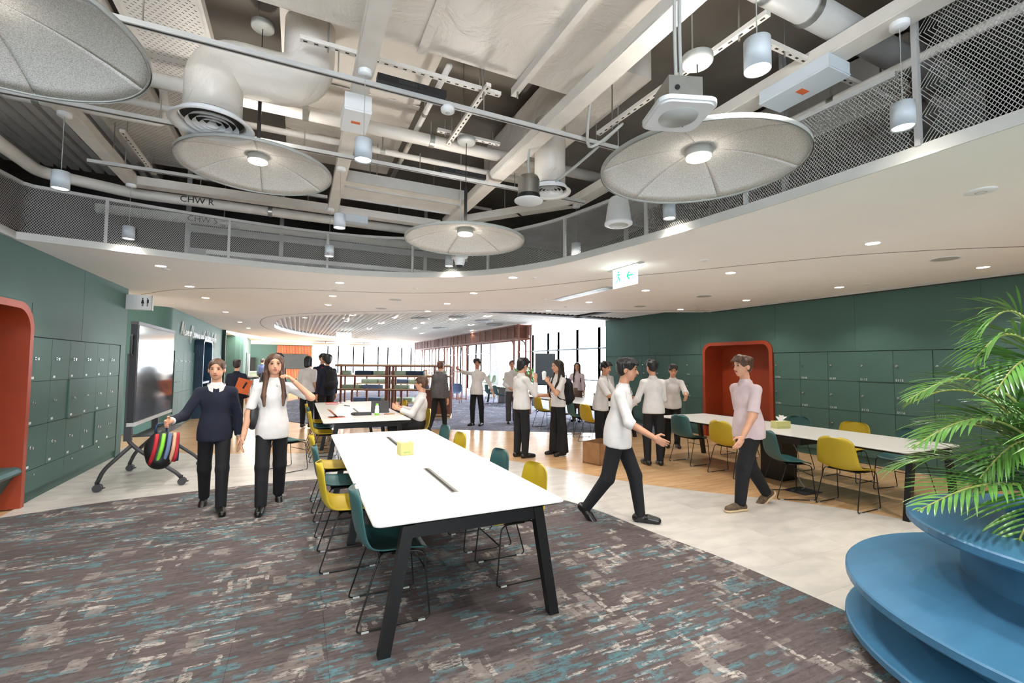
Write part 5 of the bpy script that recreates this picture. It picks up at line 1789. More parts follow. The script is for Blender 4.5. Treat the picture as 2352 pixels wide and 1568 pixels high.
# stepped seating behind it
st = thing('stepped_seating', 'pale timber stepped seating curving behind the open shelving', 'seating', (1.03, 14.72, 0), -.4402)
for k, (v0, v1, z) in enumerate(((.9, 1.45, .42), (1.9, 2.45, .98), (2.9, 3.5, 1.25), (.45, .85, .12))):
    MB().box(-.1, 2.3, v0, v1, z-.035, z).build('step_board', 'ply', st)
    for uu in (0, .75, 1.5, 2.2):
        MB().box(uu, uu+.05, v0+.05, v0+.1, 0, z-.03).build('step_leg', 'rust', st)
r = random.Random(9)
for v0, z in ((1.15, .42), (2.15, .98), (3.2, 1.25), (.64, .12)):
    u = .15
    while u < 2.1:
        w_ = .38+.2*r.random()
        x, y = bw(u+w_/2, v0)
        c = r.choice(['cush_green', 'cush_blue', 'cush_blue', 'cush_green'])
        cushion(x, y, z, w_, .13, .4, c, -.4402, NM[c] + ' flat cushion on the stepped timber seating', 'cushions on the stepped seating')
        u += w_+.03

# ------------------------------------------------------------------ brown steel archway screen
ar = thing('archway_screen', 'rust brown steel archway screen with mesh panels and rounded openings', 'screen', (6.65, 13.6, 0))
Wd, Ln, Ht = .45, 14.8, 3.0
bays = [0, .35, 6.4, 7.0, 9.5, 10.0, 12.4, 13.0, 14.8]
for xx in (0, Wd):
    for yy in bays:
        MB().box(xx-.025, xx+.025, yy-.025, yy+.025, 0, Ht).build('post', 'rust', ar)
    for z in (Ht-.03, Ht-.48):
        MB().box(xx-.025, xx+.025, 0, Ln, z-.025, z+.025).build('beam', 'rust', ar)
    for ya, yb in ((.35, 6.4), (7.0, 9.5), (10.0, 12.4), (13.0, 14.8)):
        for s, yc in ((1, ya), (-1, yb)):
            pts = [(xx, yc, Ht-1.0), (xx, yc+s*.02, Ht-.75), (xx, yc+s*.12, Ht-.58), (xx, yc+s*.35, Ht-.5)]
            MB().tube(spline(pts, 5), .025, 6).build('arch_brace', 'rust', ar)
mm = MB()
y = .05
pn = 0
yy = .05
while yy < Ln-.1:
    L = (.9, .55, .75, .75, .6, .85)[pn % 6]
    L = min(L, Ln-yy-.03)
    for xx in (0, Wd):
        g = MB()
        n = int(L/.03)
        for k in range(n):
            q = yy+.03+(L-.06)*(k+.5)/n
            g.box(xx-.003, xx+.003, q-.008, q+.008, Ht-.46, Ht-.05)
        m_ = 13
        for k in range(m_):
            z = Ht-.46+.41*(k+.5)/m_
            g.box(xx-.003, xx+.003, yy+.03, yy+L-.03, z-.008, z+.008)
        tag(g.build('mesh_panel', 'rust', ar), kind='stuff')
        MB().box(xx-.02, xx+.02, yy+L-.012, yy+L+.012, Ht-.48, Ht-.03).build('mullion', 'rust', ar)
    yy += L
    pn += 1
for yy in bays:
    for z in (Ht-.03, Ht-.48, 1.3, .05):
        MB().box(0, Wd, yy-.02, yy+.02, z-.02, z+.02).build('cross_tie', 'rust', ar)
for ya, yb in ((0, .35), (6.4, 7.0)):
    for xx in (0, Wd):
        MB().box(xx-.015, xx+.015, ya, yb, 1.28, 1.32).build('cross_tie', 'rust', ar)

# movable dark board near the windows
t = thing('mobile_board', 'dark grey mobile board on a frame in front of the tall windows', 'board', (7.95, 14.1, .002), -.35)
MB().box(-.36, .36, -.02, .02, .95, 2.05).build('panel', 'dark_panel', t)
MB().box(-.38, .38, -.025, .025, .92, .95).build('frame_edge', 'black_metal', t)
for s in (-1, 1):
    MB().bar((s*.3, 0, .93), (s*.3, 0, .05), .04, .04).build('leg', 'black_metal', t)
    MB().bar((s*.3, -.3, .04), (s*.3, .3, .04), .04, .04).build('foot', 'black_metal', t)
MB().box(-.3, .3, -.015, .015, .6, .64).build('cross_bar', 'black_metal', t)
# steel bin, high counter, stools, far umbrellas of ceiling discs
t = thing('pedal_bin', 'round brushed steel bin with black lid beside the teal pier', 'bin', (-2.0, 25.4, 0))
MB().lathe([(0, 0), (.36, 0), (.36, .06)], (0, 0, 0), 28).build('base_ring', 'black_plastic', t)
MB().lathe([(.35, .06), (.35, .85)], (0, 0, 0), 28).build('drum', 'bin_steel', t)
MB().lathe([(.36, .85), (.36, .92), (.28, .98), (0, 1.0)], (0, 0, 0), 28).build('lid', 'black_plastic', t)
t = thing('kitchen_counter', 'mint green counter in front of the far kitchen hatch', 'counter', (-2.6, 33.0, 0))
MB().box(-.9, 1.3, -.3, .3, 0, 1.05).build('front', 'cush_green', t)
MB().box(-.95, 1.35, -.35, .35, 1.05, 1.1).build('worktop', 'white_lam', t)
for i, (x, y) in enumerate(((8.3, 20.0), (8.3, 20.7), (8.3, 21.5), (8.3, 22.2))):
    t = thing('bar_stool', 'pale green bar stool with wire legs by the tall windows', 'stool', (x, y, .002), PI/2, 'bar stools by the tall windows')
    for o in chair_shell().build('shell', 'cush_green', t),:
        o.location = (0, 0, .3)
    for a, c in ((-1, -1), (1, -1), (1, 1), (-1, 1)):
        MB().cyl((a*.16, c*.16, .74), (a*.22, c*.22, 0), .009, 6).build('leg', 'white_plastic', t)
t = thing('lounge_chair', 'blue armchair with copper legs beyond the open shelving', 'chair', (6.1, 18.5, .002), 2.6)
chair_shell().build('shell', 'cush_blue', t)
for a, c in ((-1, -1), (1, -1), (1, 1), (-1, 1)):
    MB().cyl((a*.14, c*.14, .44), (a*.22, c*.22, 0), .013, 8).build('leg', 'rust', t)
for i, (x, y) in enumerate(((-.6, 30), (1.5, 29.6), (3.8, 30.2))):
    t = thing('ceiling_raft', 'round grey felt raft under the ceiling of the far kitchen area', 'ceiling raft', (x, y, 2.78), 0, 'felt rafts over the far kitchen area')
    MB().lathe([(0, 0), (.85, 0), (.9, .03), (.85, .06), (0, .06)], (0, 0, 0), 36).build('raft', 'felt', t)
    MB().cyl((0, 0, .05), (0, 0, .18), .02, 8).build('hanger', 'black_metal', t)

# ------------------------------------------------------------------ people: bodies grown from smooth distance fields
def nets(D, o, h):
    s = D < 0
    nx, ny, nz = D.shape
    acc = np.zeros((nx-1, ny-1, nz-1, 3), np.float32)
    cnt = np.zeros((nx-1, ny-1, nz-1), np.float32)
    for ax in range(3):
        oth = [a for a in range(3) if a != ax]
        for i in (0, 1):
            for j in (0, 1):
                s0 = [slice(0, -1)]*3
                s0[oth[0]] = slice(i, D.shape[oth[0]]-1+i)
                s0[oth[1]] = slice(j, D.shape[oth[1]]-1+j)
                s1 = list(s0)
                s1[ax] = slice(1, None)
                a, b = D[tuple(s0)], D[tuple(s1)]
                cr = (a < 0) != (b < 0)
                t = np.where(cr, a/np.where(cr, a-b, 1), 0)
                acc[..., ax] += t
                acc[..., oth[0]] += cr*i
                acc[..., oth[1]] += cr*j
                cnt += cr
    act = cnt > 0
    idx = np.full(act.shape, -1, np.int64)
    idx[act] = np.arange(act.sum())
    V = (np.argwhere(act)+acc[act]/cnt[act][:, None])*h+np.array(o)
    F = []
    for ax in range(3):
        b, c = (ax+1) % 3, (ax+2) % 3
        lo = [slice(1, -1)]*3
        lo[ax] = slice(0, -1)
        hi = list(lo)
        hi[ax] = slice(1, None)
        s0, s1 = s[tuple(lo)], s[tuple(hi)]
        for flip, m_ in ((False, s0 & ~s1), (True, ~s0 & s1)):
            P = np.argwhere(m_)
            if not len(P):
                continue
            P[:, b] += 1
            P[:, c] += 1
            q = []
            for db, dc in ((-1, -1), (0, -1), (0, 0), (-1, 0)):
                Q = P.copy()
                Q[:, b] += db
                Q[:, c] += dc
                q.append(idx[Q[:, 0], Q[:, 1], Q[:, 2]])
            q = np.stack(q if not flip else q[::-1], 1)
            F.append(q)
    F = np.concatenate(F) if F else np.zeros((0, 4), int)
    return V, F

class SDF:
    """a list of parts: ('c', a, b, ra, rb) tapered capsule, ('e', centre, radii, R) ellipsoid; k is the blend; cuts are half spaces kept"""
    def __init__(s, k=.02):
        s.p, s.k, s.cut, s.sub = [], k, [], []
    def cap(s, a, b, ra, rb=None, end=None, sx=1):
        s.p.append(('c', np.array(a, np.float32), np.array(b, np.float32), ra, ra if rb is None else rb, end))
        return s
    def ell(s, c, r, R=None):
        s.p.append(('e', np.array(c, np.float32), np.array(r, np.float32), None if R is None else np.array(R, np.float32)))
        return s
    def bounds(s):
        lo, hi = [], []
        for q in s.p:
            if q[0] == 'c':
                r = max(q[3], q[4])
                lo.append(np.minimum(q[1], q[2])-r)
                hi.append(np.maximum(q[1], q[2])+r)
            else:
                r = q[2].max()
                lo.append(q[1]-r)
                hi.append(q[1]+r)
        return np.min(lo, 0), np.max(hi, 0)
    def mesh(s, h):
        lo, hi = s.bounds()
        lo = lo-2.5*h
        n = np.ceil((hi+2.5*h-lo)/h).astype(int)+1
        ax = [lo[i]+h*np.arange(n[i]) for i in range(3)]
        X, Y, Z = np.meshgrid(*[a.astype(np.float32) for a in ax], indexing='ij', sparse=True)
        def dist(q):
            if q[0] == 'c':
                a, b = q[1], q[2]
                ab = b-a
                L2 = float((ab**2).sum())+1e-9
                px, py, pz = X-a[0], Y-a[1], Z-a[2]
                t0 = (px*ab[0]+py*ab[1]+pz*ab[2])/L2
                t = np.clip(t0, 0, 1)
                d = np.sqrt((px-ab[0]*t)**2+(py-ab[1]*t)**2+(pz-ab[2]*t)**2)-(q[3]+(q[4]-q[3])*t)
                if q[5] is not None:
                    d = np.maximum(d, (t0-q[5])*math.sqrt(L2))
                return d
            c, r, R = q[1], q[2], q[3]
            px, py, pz = X-c[0], Y-c[1], Z-c[2]
            if R is not None:
                px, py, pz = (R[0, 0]*px+R[1, 0]*py+R[2, 0]*pz, R[0, 1]*px+R[1, 1]*py+R[2, 1]*pz, R[0, 2]*px+R[1, 2]*py+R[2, 2]*pz)
            k0 = np.sqrt((px/r[0])**2+(py/r[1])**2+(pz/r[2])**2)
            k1 = np.sqrt((px/r[0]**2)**2+(py/r[1]**2)**2+(pz/r[2]**2)**2)+1e-6
            return k0*(k0-1)/k1
        D = None
        for q in s.p:
            d = dist(q)
            if D is None:
                D = d+np.zeros(tuple(n), np.float32)
            else:
                hh = np.clip(.5+.5*(D-d)/s.k, 0, 1)
                D = d+(D-d)*(1-hh)-s.k*hh*(1-hh)
        for q in s.sub:
            D = np.maximum(D, -dist(q))
        for (p, nn) in s.cut:
            D = np.maximum(D, -((X-p[0])*nn[0]+(Y-p[1])*nn[1]+(Z-p[2])*nn[2]))
        return nets(D, lo, h)

def np_obj(name, chunks, mat, parent):
    off, VV, FF = 0, [], []
    for V, F in chunks:
        VV.append(V)
        FF.append(F+off)
        off += len(V)
    V, F = np.concatenate(VV), np.concatenate(FF)
    me = bpy.data.meshes.new(name)
    me.vertices.add(len(V))
    me.vertices.foreach_set('co', V.astype(np.float32).ravel())
    me.loops.add(len(F)*4)
    me.loops.foreach_set('vertex_index', F.ravel().astype(np.int32))
    me.polygons.add(len(F))
    me.polygons.foreach_set('loop_start', np.arange(len(F), dtype=np.int32)*4)
    me.polygons.foreach_set('use_smooth', np.ones(len(F), bool))
    me.update(calc_edges=True)
    me.validate()
    me.materials.append(MT[mat])
    return mobj(name, me, parent)

def nv(v):
    return Vector(v).normalized()

def hand_sdf(w, d, nrm, sc, curl, thumb):
    """palm and five fingers at wrist w, pointing along d, palm side nrm"""
    d, nrm = nv(d), Vector(nrm)
    nrm = (nrm-d*nrm.dot(d)).normalized()
    sd = d.cross(nrm)*thumb
    S = SDF(.006)
    R = Matrix((sd, d, nrm)).transposed()
    S.cap(w-d*.03*sc, w+d*.03*sc, .024*sc, .026*sc)
    S.ell(w+d*.055*sc, (.04*sc, .05*sc, .017*sc), R)
    for k, (u, L) in enumerate(((.03, .078), (.011, .088), (-.009, .082), (-.027, .064))):
        b = w+d*.088*sc+sd*u*sc
        c1 = curl*(.55+.1*k)
        d1 = (d*math.cos(c1)+nrm*math.sin(c1)+sd*u*2.2).normalized()
        d2 = (d*math.cos(c1*2.1)+nrm*math.sin(c1*2.1)+sd*u).normalized()
        p1 = b+d1*L*.5*sc
        S.cap(b, p1, .0095*sc, .0088*sc)
        S.cap(p1, p1+d2*L*.5*sc, .0088*sc, .0072*sc)
    tb = w+d*.03*sc+sd*.03*sc
    t1 = tb+(d*.6+sd*.75+nrm*.25).normalized()*.042*sc
    S.cap(tb, t1, .0125*sc, .0105*sc)
    S.cap(t1, t1+(d*.95+sd*.2+nrm*.3).normalized()*.034*sc, .0105*sc, .0085*sc)
    return S

def person(label, loc, face, H, up_arm=None, legs=None, lean=.02, head=(0, 0), shirt=('shirt_white', .45), trouser=('trouser_black', 1.0), hair=('short', 'hair_black'), skin='skin', vox=.014, sit=None, fine=True, shoe='shoe', vest=None, tuck=False, build=1.0, skirt=None, z0=0., face_parts=True, sole=None, side=0.):
    """up_arm: {'r':(dir_upper, dir_fore, curl), 'l':...}; legs: {'r':(thigh, shin), ...}; face: world direction faced"""
    t = thing('person', label, 'person', (loc[0], loc[1], z0), math.atan2(-face[0], face[1]))
    U = Vector((side, math.sin(lean), math.cos(lean))).normalized()
    legs = legs or {'r': ((.03, 0, -1), (.0, 0, -1)), 'l': ((-.03, 0, -1), (.0, 0, -1))}
    up_arm = up_arm or {}
    zp = sit if sit is not None else 0
    pel = Vector((0, 0, 0))
    J = {}
    low = 1e9
    for sd, sx in (('r', 1), ('l', -1)):
        th, sh = legs[sd][:2]
        hip = pel+Vector((sx*.047*H, 0, -.01*H))
        kn = hip+nv(th)*.245*H
        an = kn+nv(sh)*.235*H
        J[sd] = [hip, kn, an]
        low = min(low, an.z)
    dz = (.045*H-low) if sit is None else sit
    pel.z += dz
    for sd in 'rl':
        for q in J[sd]:
            q.z += dz
    chest = pel+U*.19*H
    nb = pel+U*.295*H
    hy, hp = head
    hf = Vector((-math.sin(hy)*math.cos(hp), math.cos(hy)*math.cos(hp), math.sin(hp)))
    hr = Vector((math.cos(hy), math.sin(hy), 0))
    hu = hr.cross(hf)
    hc = nb+U*.05*H+hu*.068*H+hf*.012*H
    b = build
    # --- body
    S = SDF(.03)
    S.ell(pel+U*.0*H, (.084*H*b, .06*H*b, .07*H))
    S.ell(pel+U*.1*H, (.078*H*b, .055*H*b, .08*H))
    S.ell(chest+U*.01*H, (.086*H*b, .056*H*b, .095*H))
    shl = {}
    for sd, sx in (('r', 1), ('l', -1)):
        shl[sd] = nb+Vector((sx*.094*H*(.5+.5*b), 0, -.036*H))
    for sd in 'rl':
        S.cap(nb-U*.012*H, shl[sd], .028*H, .027*H)
    S.cap(nb-U*.03*H, nb+U*.05*H, .033*H, .03*H)
    A = {}
    for sd, sx in (('r', 1), ('l', -1)):
        ua, fa, curl = up_arm.get(sd, ((sx*.14, -.05, -1), (sx*.06, .16, -1), .35))
        el = shl[sd]+nv(ua)*.172*H
        wr = el+nv(fa)*.148*H
        A[sd] = (shl[sd], el, wr, nv(fa), curl)
        S.cap(shl[sd], el, .025*H*b, .023*H*b)
        S.cap(el, wr, .024*H*b, .0165*H)
        hip, kn, an = J[sd]
        S.cap(hip, kn, .045*H*b, .034*H*b)
        S.cap(kn, an, .033*H*b, .021*H)
        S.cap(an, an-Vector((0, 0, .02*H)), .02*H)
    chunks = [S.mesh(vox*1.15)]
    # head
    hs = H/1.72*1.06
    R = Matrix((hr, hf, hu)).transposed()
    HS = SDF(.018*hs)
    HS.cap(nb-U*.01*H, hc-hu*.06*hs-hf*.015*hs, .03*H, .029*H)
    HS.ell(hc+hu*.02*hs-hf*.008*hs, (.074*hs, .094*hs, .088*hs), R)
    HS.ell(hc-hu*.035*hs+hf*.022*hs, (.06*hs, .066*hs, .076*hs), R)
    HS.ell(hc-hu*.088*hs+hf*.052*hs, (.026*hs, .022*hs, .02*hs), R)
    if fine:
        HS.k = .01*hs
        HS.cap(hc+hf*.082*hs+hu*.005*hs, hc+hf*.1*hs-hu*.028*hs, .008*hs, .0125*hs)
        for sx in (-1, 1):
            HS.ell(hc+hr*sx*.074*hs-hf*.008*hs-hu*.012*hs, (.01*hs, .02*hs, .03*hs), R)
    chunks.append(HS.mesh(.0065 if fine else vox*.8))
    for sd, sx in (('r', 1), ('l', -1)):
        s_, el, wr, fa, curl = A[sd]
        inn = Vector((-sx, .0, 0)) if abs(fa.x) < .8 else Vector((0, 0, -1))
        if fine:
            chunks.append(hand_sdf(wr, fa, inn, H/1.72, curl, 1 if sx > 0 else -1).mesh(.0052))
        else:
            q = SDF(.01)
            q.cap(wr, wr+fa*.06*H, .02*H, .018*H).cap(wr+fa*.05*H, wr+fa*.1*H, .015*H, .01*H)
            chunks.append(q.mesh(vox*.8))
    np_obj('body', chunks, skin, t)
    if fine and face_parts:
        for sx in (-1, 1):
            MB().ell(hc+hr*sx*.031*hs+hf*.083*hs+hu*.008*hs, (.0125*hs, .006*hs, .0065*hs), 10, 6, R).build('eye', 'eye', t)
            MB().ell(hc+hr*sx*.033*hs+hf*.086*hs+hu*.027*hs, (.02*hs, .006*hs, .0035*hs), 10, 6, R).build('eyebrow', hair[1], t)
        MB().ell(hc+hf*.087*hs-hu*.056*hs, (.022*hs, .008*hs, .0075*hs), 12, 6, R).build('lips', 'lip', t)
    # --- shirt
    def torso(S, e, hem, neck=True):
        S.ell(chest+U*.01*H, (.088*H*b+e, .058*H*b+e, .1*H+e))
        S.ell(pel+U*.1*H, (.08*H*b+e, .056*H*b+e, .11*H+e))
        if not tuck:
            S.ell(pel-U*.02*H, (.101*H*b+e, .077*H*b+e, .19*H+e))
        for q in 'rl':
            S.cap(nb-U*.014*H, shl[q], .028*H+e*.5, .027*H+e*.6)
        if neck:
            S.cap(nb-U*.03*H, nb+U*.012*H, .036*H+e*.4, .034*H+e*.4)
        S.cut.append((tuple(pel+U*hem*H), tuple(U)))
    sm, slv = shirt[:2]
    e = .013
    T = SDF(.026)
    torso(T, e, shirt[2] if len(shirt) > 2 else (.02 if tuck else -.045))
    for sd, sx in (('r', 1), ('l', -1)):
        s_, el, wr, fa, curl = A[sd]
        if slv <= .5:
            T.cap(s_, el, .026*H*b+e*.8, .027*H*b+e, end=slv*2)
        else:
            T.cap(s_, el, .026*H*b+e*.8, .024*H*b+e)
            T.cap(el, wr, .024*H*b+e, .018*H+e*.8, end=(slv-.5)*2)
    np_obj('shirt', [T.mesh(vox)], sm, t)
    # collar
    cb = nb+U*.005*H
    cr = (.045 if vest else .038)*H
    n = 18
    v, f = [], []
    for k in range(n+1):
        a = PI/2+.32+(2*PI-.64)*k/n
        q = Vector((math.cos(a), math.sin(a), 0))
        v += [cb+q*(cr+.008)+U*.018*H-Vector((0, 0, .02*H*max(0, q.y))), cb+q*(cr+.02)-U*.012*H-Vector((0, 0, .03*H*max(0, q.y)**2))]
    for k in range(n):
        f.append((2*k, 2*k+2, 2*k+3, 2*k+1))
    MB().add(v, f, True).build('collar', 'shirt_white' if vest else sm, t)
    if vest:
        VS = SDF(.03)
        torso(VS, e+.006, vest[1], False)
        for sd in 'rl':
            s_, el, wr, fa, curl = A[sd]
            if vest[2]:
                VS.cap(s_, el, .027*H*b+e, .025*H*b+e)
                VS.cap(el, wr, .025*H*b+e, .019*H+e, end=.93)
        fy = pel+U*.27*H
        VS.sub.append(('c', np.array(nb+Vector((0, .09*H, .02*H)), np.float32), np.array(nb+Vector((0, .1*H, -.1*H)), np.float32), .052*H, .012*H, None))
        np_obj('jumper', [VS.mesh(vox)], vest[0], t)
    # --- trousers or skirt
    tm, fl = trouser
    T = SDF(.022)
    e = .011
    T.ell(pel+U*.0*H, (.086*H*b+e, .062*H*b+e, .075*H+e))
    T.cap(pel+U*.03*H, pel+U*.05*H, .07*H*b, .068*H*b)
    ank = []
    for sd in 'rl':
        hip, kn, an = J[sd]
        T.cap(hip, kn, .046*H*b+e, .036*H*b*(1+.35*(fl-1))+e)
        dn = (an-kn).normalized()
        T.cap(kn, an+dn*.01*H, .036*H*b*(1+.35*(fl-1))+e, (.024*H+e)*fl, end=1.0)
    T.cut.append((tuple(pel+U*.055*H), tuple(-U)))
    np_obj('trousers', [T.mesh(vox)], tm, t)
    if skirt:
        K = SDF(.03)
        K.cap(pel+U*.03*H, pel-Vector((0, 0, .3*H)), .085*H, .12*H, end=1.0)
        K.cut.append((tuple(pel+U*.05*H), tuple(-U)))
        np_obj('skirt', [K.mesh(vox)], skirt, t)
    # --- shoes
    for sd, sx in (('r', 1), ('l', -1)):
        an = J[sd][2]
        sh = nv(legs[sd][1])
        pitch = legs[sd][2] if len(legs[sd]) > 2 else 0
        fd = Vector((sx*.12, math.cos(pitch), -math.sin(pitch))).normalized()
        dn = Vector((0, -math.sin(pitch), -math.cos(pitch)))
        heel = an-fd*.022*H+dn*.02*H
        toe = an+fd*.1*H+dn*.026*H
        Q = SDF(.02)
        Q.cap(heel, toe, .024*H, .018*H)
        Q.cap(an+fd*.045*H+dn*.018*H, toe, .026*H, .02*H)
        Q.cap(an+dn*.005*H, heel, .026*H, .024*H)
        base = an+dn*.043*H
        Q.cut.append((tuple(base), tuple(-dn)))
        Q.cut.append((tuple(an-dn*.012*H), tuple(dn)))
        np_obj('shoe', [Q.mesh(.008 if fine else .014)], shoe, t)
        if sole:
            q0, q1 = base-fd*.045*H-dn*.004, base+fd*.118*H-dn*.004
            K = SDF(.01)
            K.cap(q0+fd*.02*H, q1-fd*.02*H, .029*H, .027*H)
            K.cut.append((tuple(base-dn*.014*H), tuple(dn)))
            K.cut.append((tuple(base+dn*.001), tuple(-dn)))
            np_obj('sole', [K.mesh(.008)], sole, t)
    # --- hair
    style, hm = hair
    if style != 'none':
        K = SDF(.02*hs)
        K.ell(hc+hu*.032*hs-hf*.016*hs, (.084*hs, .1*hs, .088*hs), R)
        if style in ('short', 'fluffy', 'curly'):
            K.ell(hc-hf*.045*hs-hu*.01*hs, (.072*hs, .06*hs, .07*hs), R)
            r2 = random.Random(int(abs(loc[0])*97+abs(loc[1])*31))
            for k in range(16):
                a = r2.random()*6.28
                z = .2+.8*r2.random()
                K.ell(hc+hr*math.cos(a)*.07*hs*math.sqrt(1.15-z*z*.9)+hf*(math.sin(a)*.08*math.sqrt(1.15-z*z*.9)-.01)*hs+hu*(.03+.085*z)*hs, (.022*hs, .03*hs, .016*hs), R)
            for k in range(5):
                K.cap(hc+hu*.095*hs+hf*.04*hs+hr*(k-2)*.025*hs, hc+hu*(.07-.008*abs(k-2))*hs+hf*.092*hs+hr*(k-2)*.03*hs, .018*hs, .009*hs)
        if style == 'fluffy':
            for sx in (-1, 1):
                K.ell(hc+hr*sx*.05*hs+hu*.03*hs-hf*.01*hs, (.055*hs, .085*hs, .085*hs), R)
            K.ell(hc+hu*.075*hs+hf*.03*hs, (.07*hs, .065*hs, .05*hs), R)
            K.ell(hc-hf*.06*hs-hu*.04*hs, (.07*hs, .05*hs, .07*hs), R)
        if style == 'curly':
            rr = random.Random(5)
            for k in range(26):
                a, z = rr.random()*6.28, rr.random()
                q = hr*math.cos(a)*.075*hs+hf*(math.sin(a)*.085-.012)*hs+hu*(.02+.08*z)*hs
                if math.sin(a) < .6 or z > .6:
                    K.ell(hc+q, (.034*hs,)*3)
        if style == 'long':
            back = hc-hf*.07*hs
            K.cap(back+hu*.02*hs, back-hu*.2*hs-hf*.02*hs, .07*hs, .06*hs)
            K.cap(back-hu*.15*hs, nb-Vector((0, 0, .16*H))-hf*.085*hs, .06*hs, .035*hs)
            for sx in (-1, 1):
                K.cap(hc+hr*sx*.07*hs+hu*.03*hs, hc+hr*sx*.075*hs-hu*.12*hs-hf*.02*hs, .026*hs, .024*hs)
            for sx in (-1, 1):
                K.cap(hc+hr*sx*.07*hs-hu*.1*hs, nb+hr*sx*.06*H-Vector((0, 0, .09*H))+hf*.045*H, .026*hs, .024*hs)
                K.cap(nb+hr*sx*.06*H-Vector((0, 0, .09*H))+hf*.045*H, nb+hr*sx*.055*H-Vector((0, 0, .15*H))+hf*.062*H, .024*hs, .012*hs)
        if style == 'bob':
            for sx in (-1, 1):
                K.cap(hc+hr*sx*.07*hs+hu*.03*hs-hf*.02*hs, hc+hr*sx*.072*hs-hu*.11*hs-hf*.015*hs, .03*hs, .026*hs)
            K.cap(hc-hf*.06*hs, hc-hf*.065*hs-hu*.11*hs, .068*hs, .062*hs)
        if style == 'bun':
            K.ell(hc-hf*.1*hs+hu*.02*hs, (.035*hs, .035*hs, .035*hs))
        K.sub.append(('e', np.array(hc+hf*.085*hs-hu*.045*hs, np.float32), np.array((.062*hs, .085*hs, .105*hs), np.float32), np.array(R, np.float32)))
        if style in ('short', 'bun', 'curly', 'fluffy'):
            for sx in (-1, 1):
                K.sub.append(('e', np.array(hc+hr*sx*.085*hs+hf*.02*hs-hu*.05*hs, np.float32), np.array((.03*hs, .05*hs, .06*hs), np.float32), np.array(R, np.float32)))
        np_obj('hair', [K.mesh(.0075 if fine else vox*.8)], hm, t)
    t['_j'] = 0
    del t['_j']
    RZ = Matrix.Rotation(math.atan2(-face[0], face[1]), 3, 'Z')
    def wld(p):
        q = RZ @ Vector(p)
        return Vector((loc[0], loc[1], z0))+q
    return dict(t=t, wld=wld, RZ=RZ, pel=pel, chest=chest, nb=nb, hc=hc, A=A, shl=shl, H=H, hf=hf, U=U)

def backpack(P, label, mat='black_plastic', sc=1.0):
    H = P['H']
    rz = P['t'].rotation_euler.z
    c = P['wld'](P['chest']-Vector((0, .062*H+.105*sc, .05*H)))
    t = thing('backpack', label, 'backpack', (c.x, c.y, c.z-.24*sc), rz)
    S = SDF(.05)
    S.cap((0, 0, .12*sc), (0, .02, .4*sc), .125*sc, .1*sc)
    S.ell((0, 0, .12*sc), (.15*sc, .1*sc, .14*sc))
    S.ell((0, .0, .3*sc), (.145*sc, .09*sc, .18*sc))
    np_obj('pack', [S.mesh(.012)], mat, t)
    S = SDF(.03)
    S.ell((0, -.09*sc, .13*sc), (.115*sc, .05*sc, .1*sc))
    np_obj('front_pocket', [S.mesh(.012)], mat, t)
    MB().tube(spline([(-.03, .05, .48*sc), (-.03, .03, .54*sc), (.03, .03, .54*sc), (.03, .05, .48*sc)], 4), .008, 6).build('grab_loop', mat, t)
    for s in (-1, 1):
        a = Vector((s*.06*H, .09*sc, .44*sc))
        y0 = .062*H+.105*sc
        pts = [(s*.05*H, y0-.07*H, .42*sc), (s*.055*H, y0-.02*H, .24*sc+.1*H+.055*H), (s*.055*H, y0+.05*H, .24*sc+.1*H), (s*.06*H, y0+.083*H, .24*sc+.03*H), (s*.075*H, y0+.05*H, .24*sc-.06*H), (s*.085*H, y0-.03*H, .08*sc)]
        sp = spline(pts, 5)
        MB().tube(sp, .013, 6).build('strap', mat, t)
    return t

def legs_walk(a=.35, front='r', k=.25):
    f, b_ = (front, 'l' if front == 'r' else 'r')
    sx = {'r': 1, 'l': -1}
    return {f: ((sx[f]*.02, math.sin(a), -math.cos(a)), (0, math.sin(a*.35), -math.cos(a*.35)), 0),
            b_: ((sx[b_]*.02, -math.sin(a*.55), -math.cos(a*.55)), (0, -math.sin(a*1.6), -math.cos(a*1.6)), .75)}
SIT = {'r': ((.08, .98, -.06), (0, .1, -1)), 'l': ((-.08, .98, -.06), (0, .1, -1))}

# two girls walking towards the camera
P = person('girl in navy jumper walking and holding a striped bag, ahead of the display trolley', (-.82, 6.1), (.1, -1), 1.68, {'r': ((.45, .3, -.85), (.35, .85, -.1), .7), 'l': ((-.22, -.25, -.93), (-.1, .1, -1), .4)}, legs_walk(.3, 'l'), .05, (-.12, -.05), ('shirt_white', .98), ('trouser_black', 1.05), ('bun', 'hair_brown'), 'skin', .0125, vest=('navy_wool', -.06, True), build=.9)
wr = P['wld'](P['A']['r'][2]+P['A']['r'][3]*.08)
t = thing('striped_bag', 'bag striped red, green, pink and blue held by the girl in navy', 'bag', (wr.x-.03, wr.y-.02, wr.z-.4), .4)
S = SDF(.04)
S.ell((0, 0, .15), (.13, .09, .17)).cap((0, 0, .05), (0, 0, .28), .1, .05)
np_obj('bag_body', [S.mesh(.012)], 'black_plastic', t)
for i, (c, a) in enumerate((('red', -.7), ('green_cap', -.3), ('cush_blue', .1), ('skin', .5), ('red', .9), ('navy', 1.3))):
    MB().tube([(.135*math.sin(a+.4*z), -.1*math.cos(a+.4*z)*math.sin(.5+2.2*z/1.0)-.01, .02+.28*z) for z in [j/8 for j in range(9)]], .018, 6).build('stripe', c, t)
MB().tube(fillet([(-.05, 0, .27), (-.04, 0, .4), (.04, 0, .4), (.05, 0, .27)], .03, 4), .009, 6).build('handle', 'navy', t)
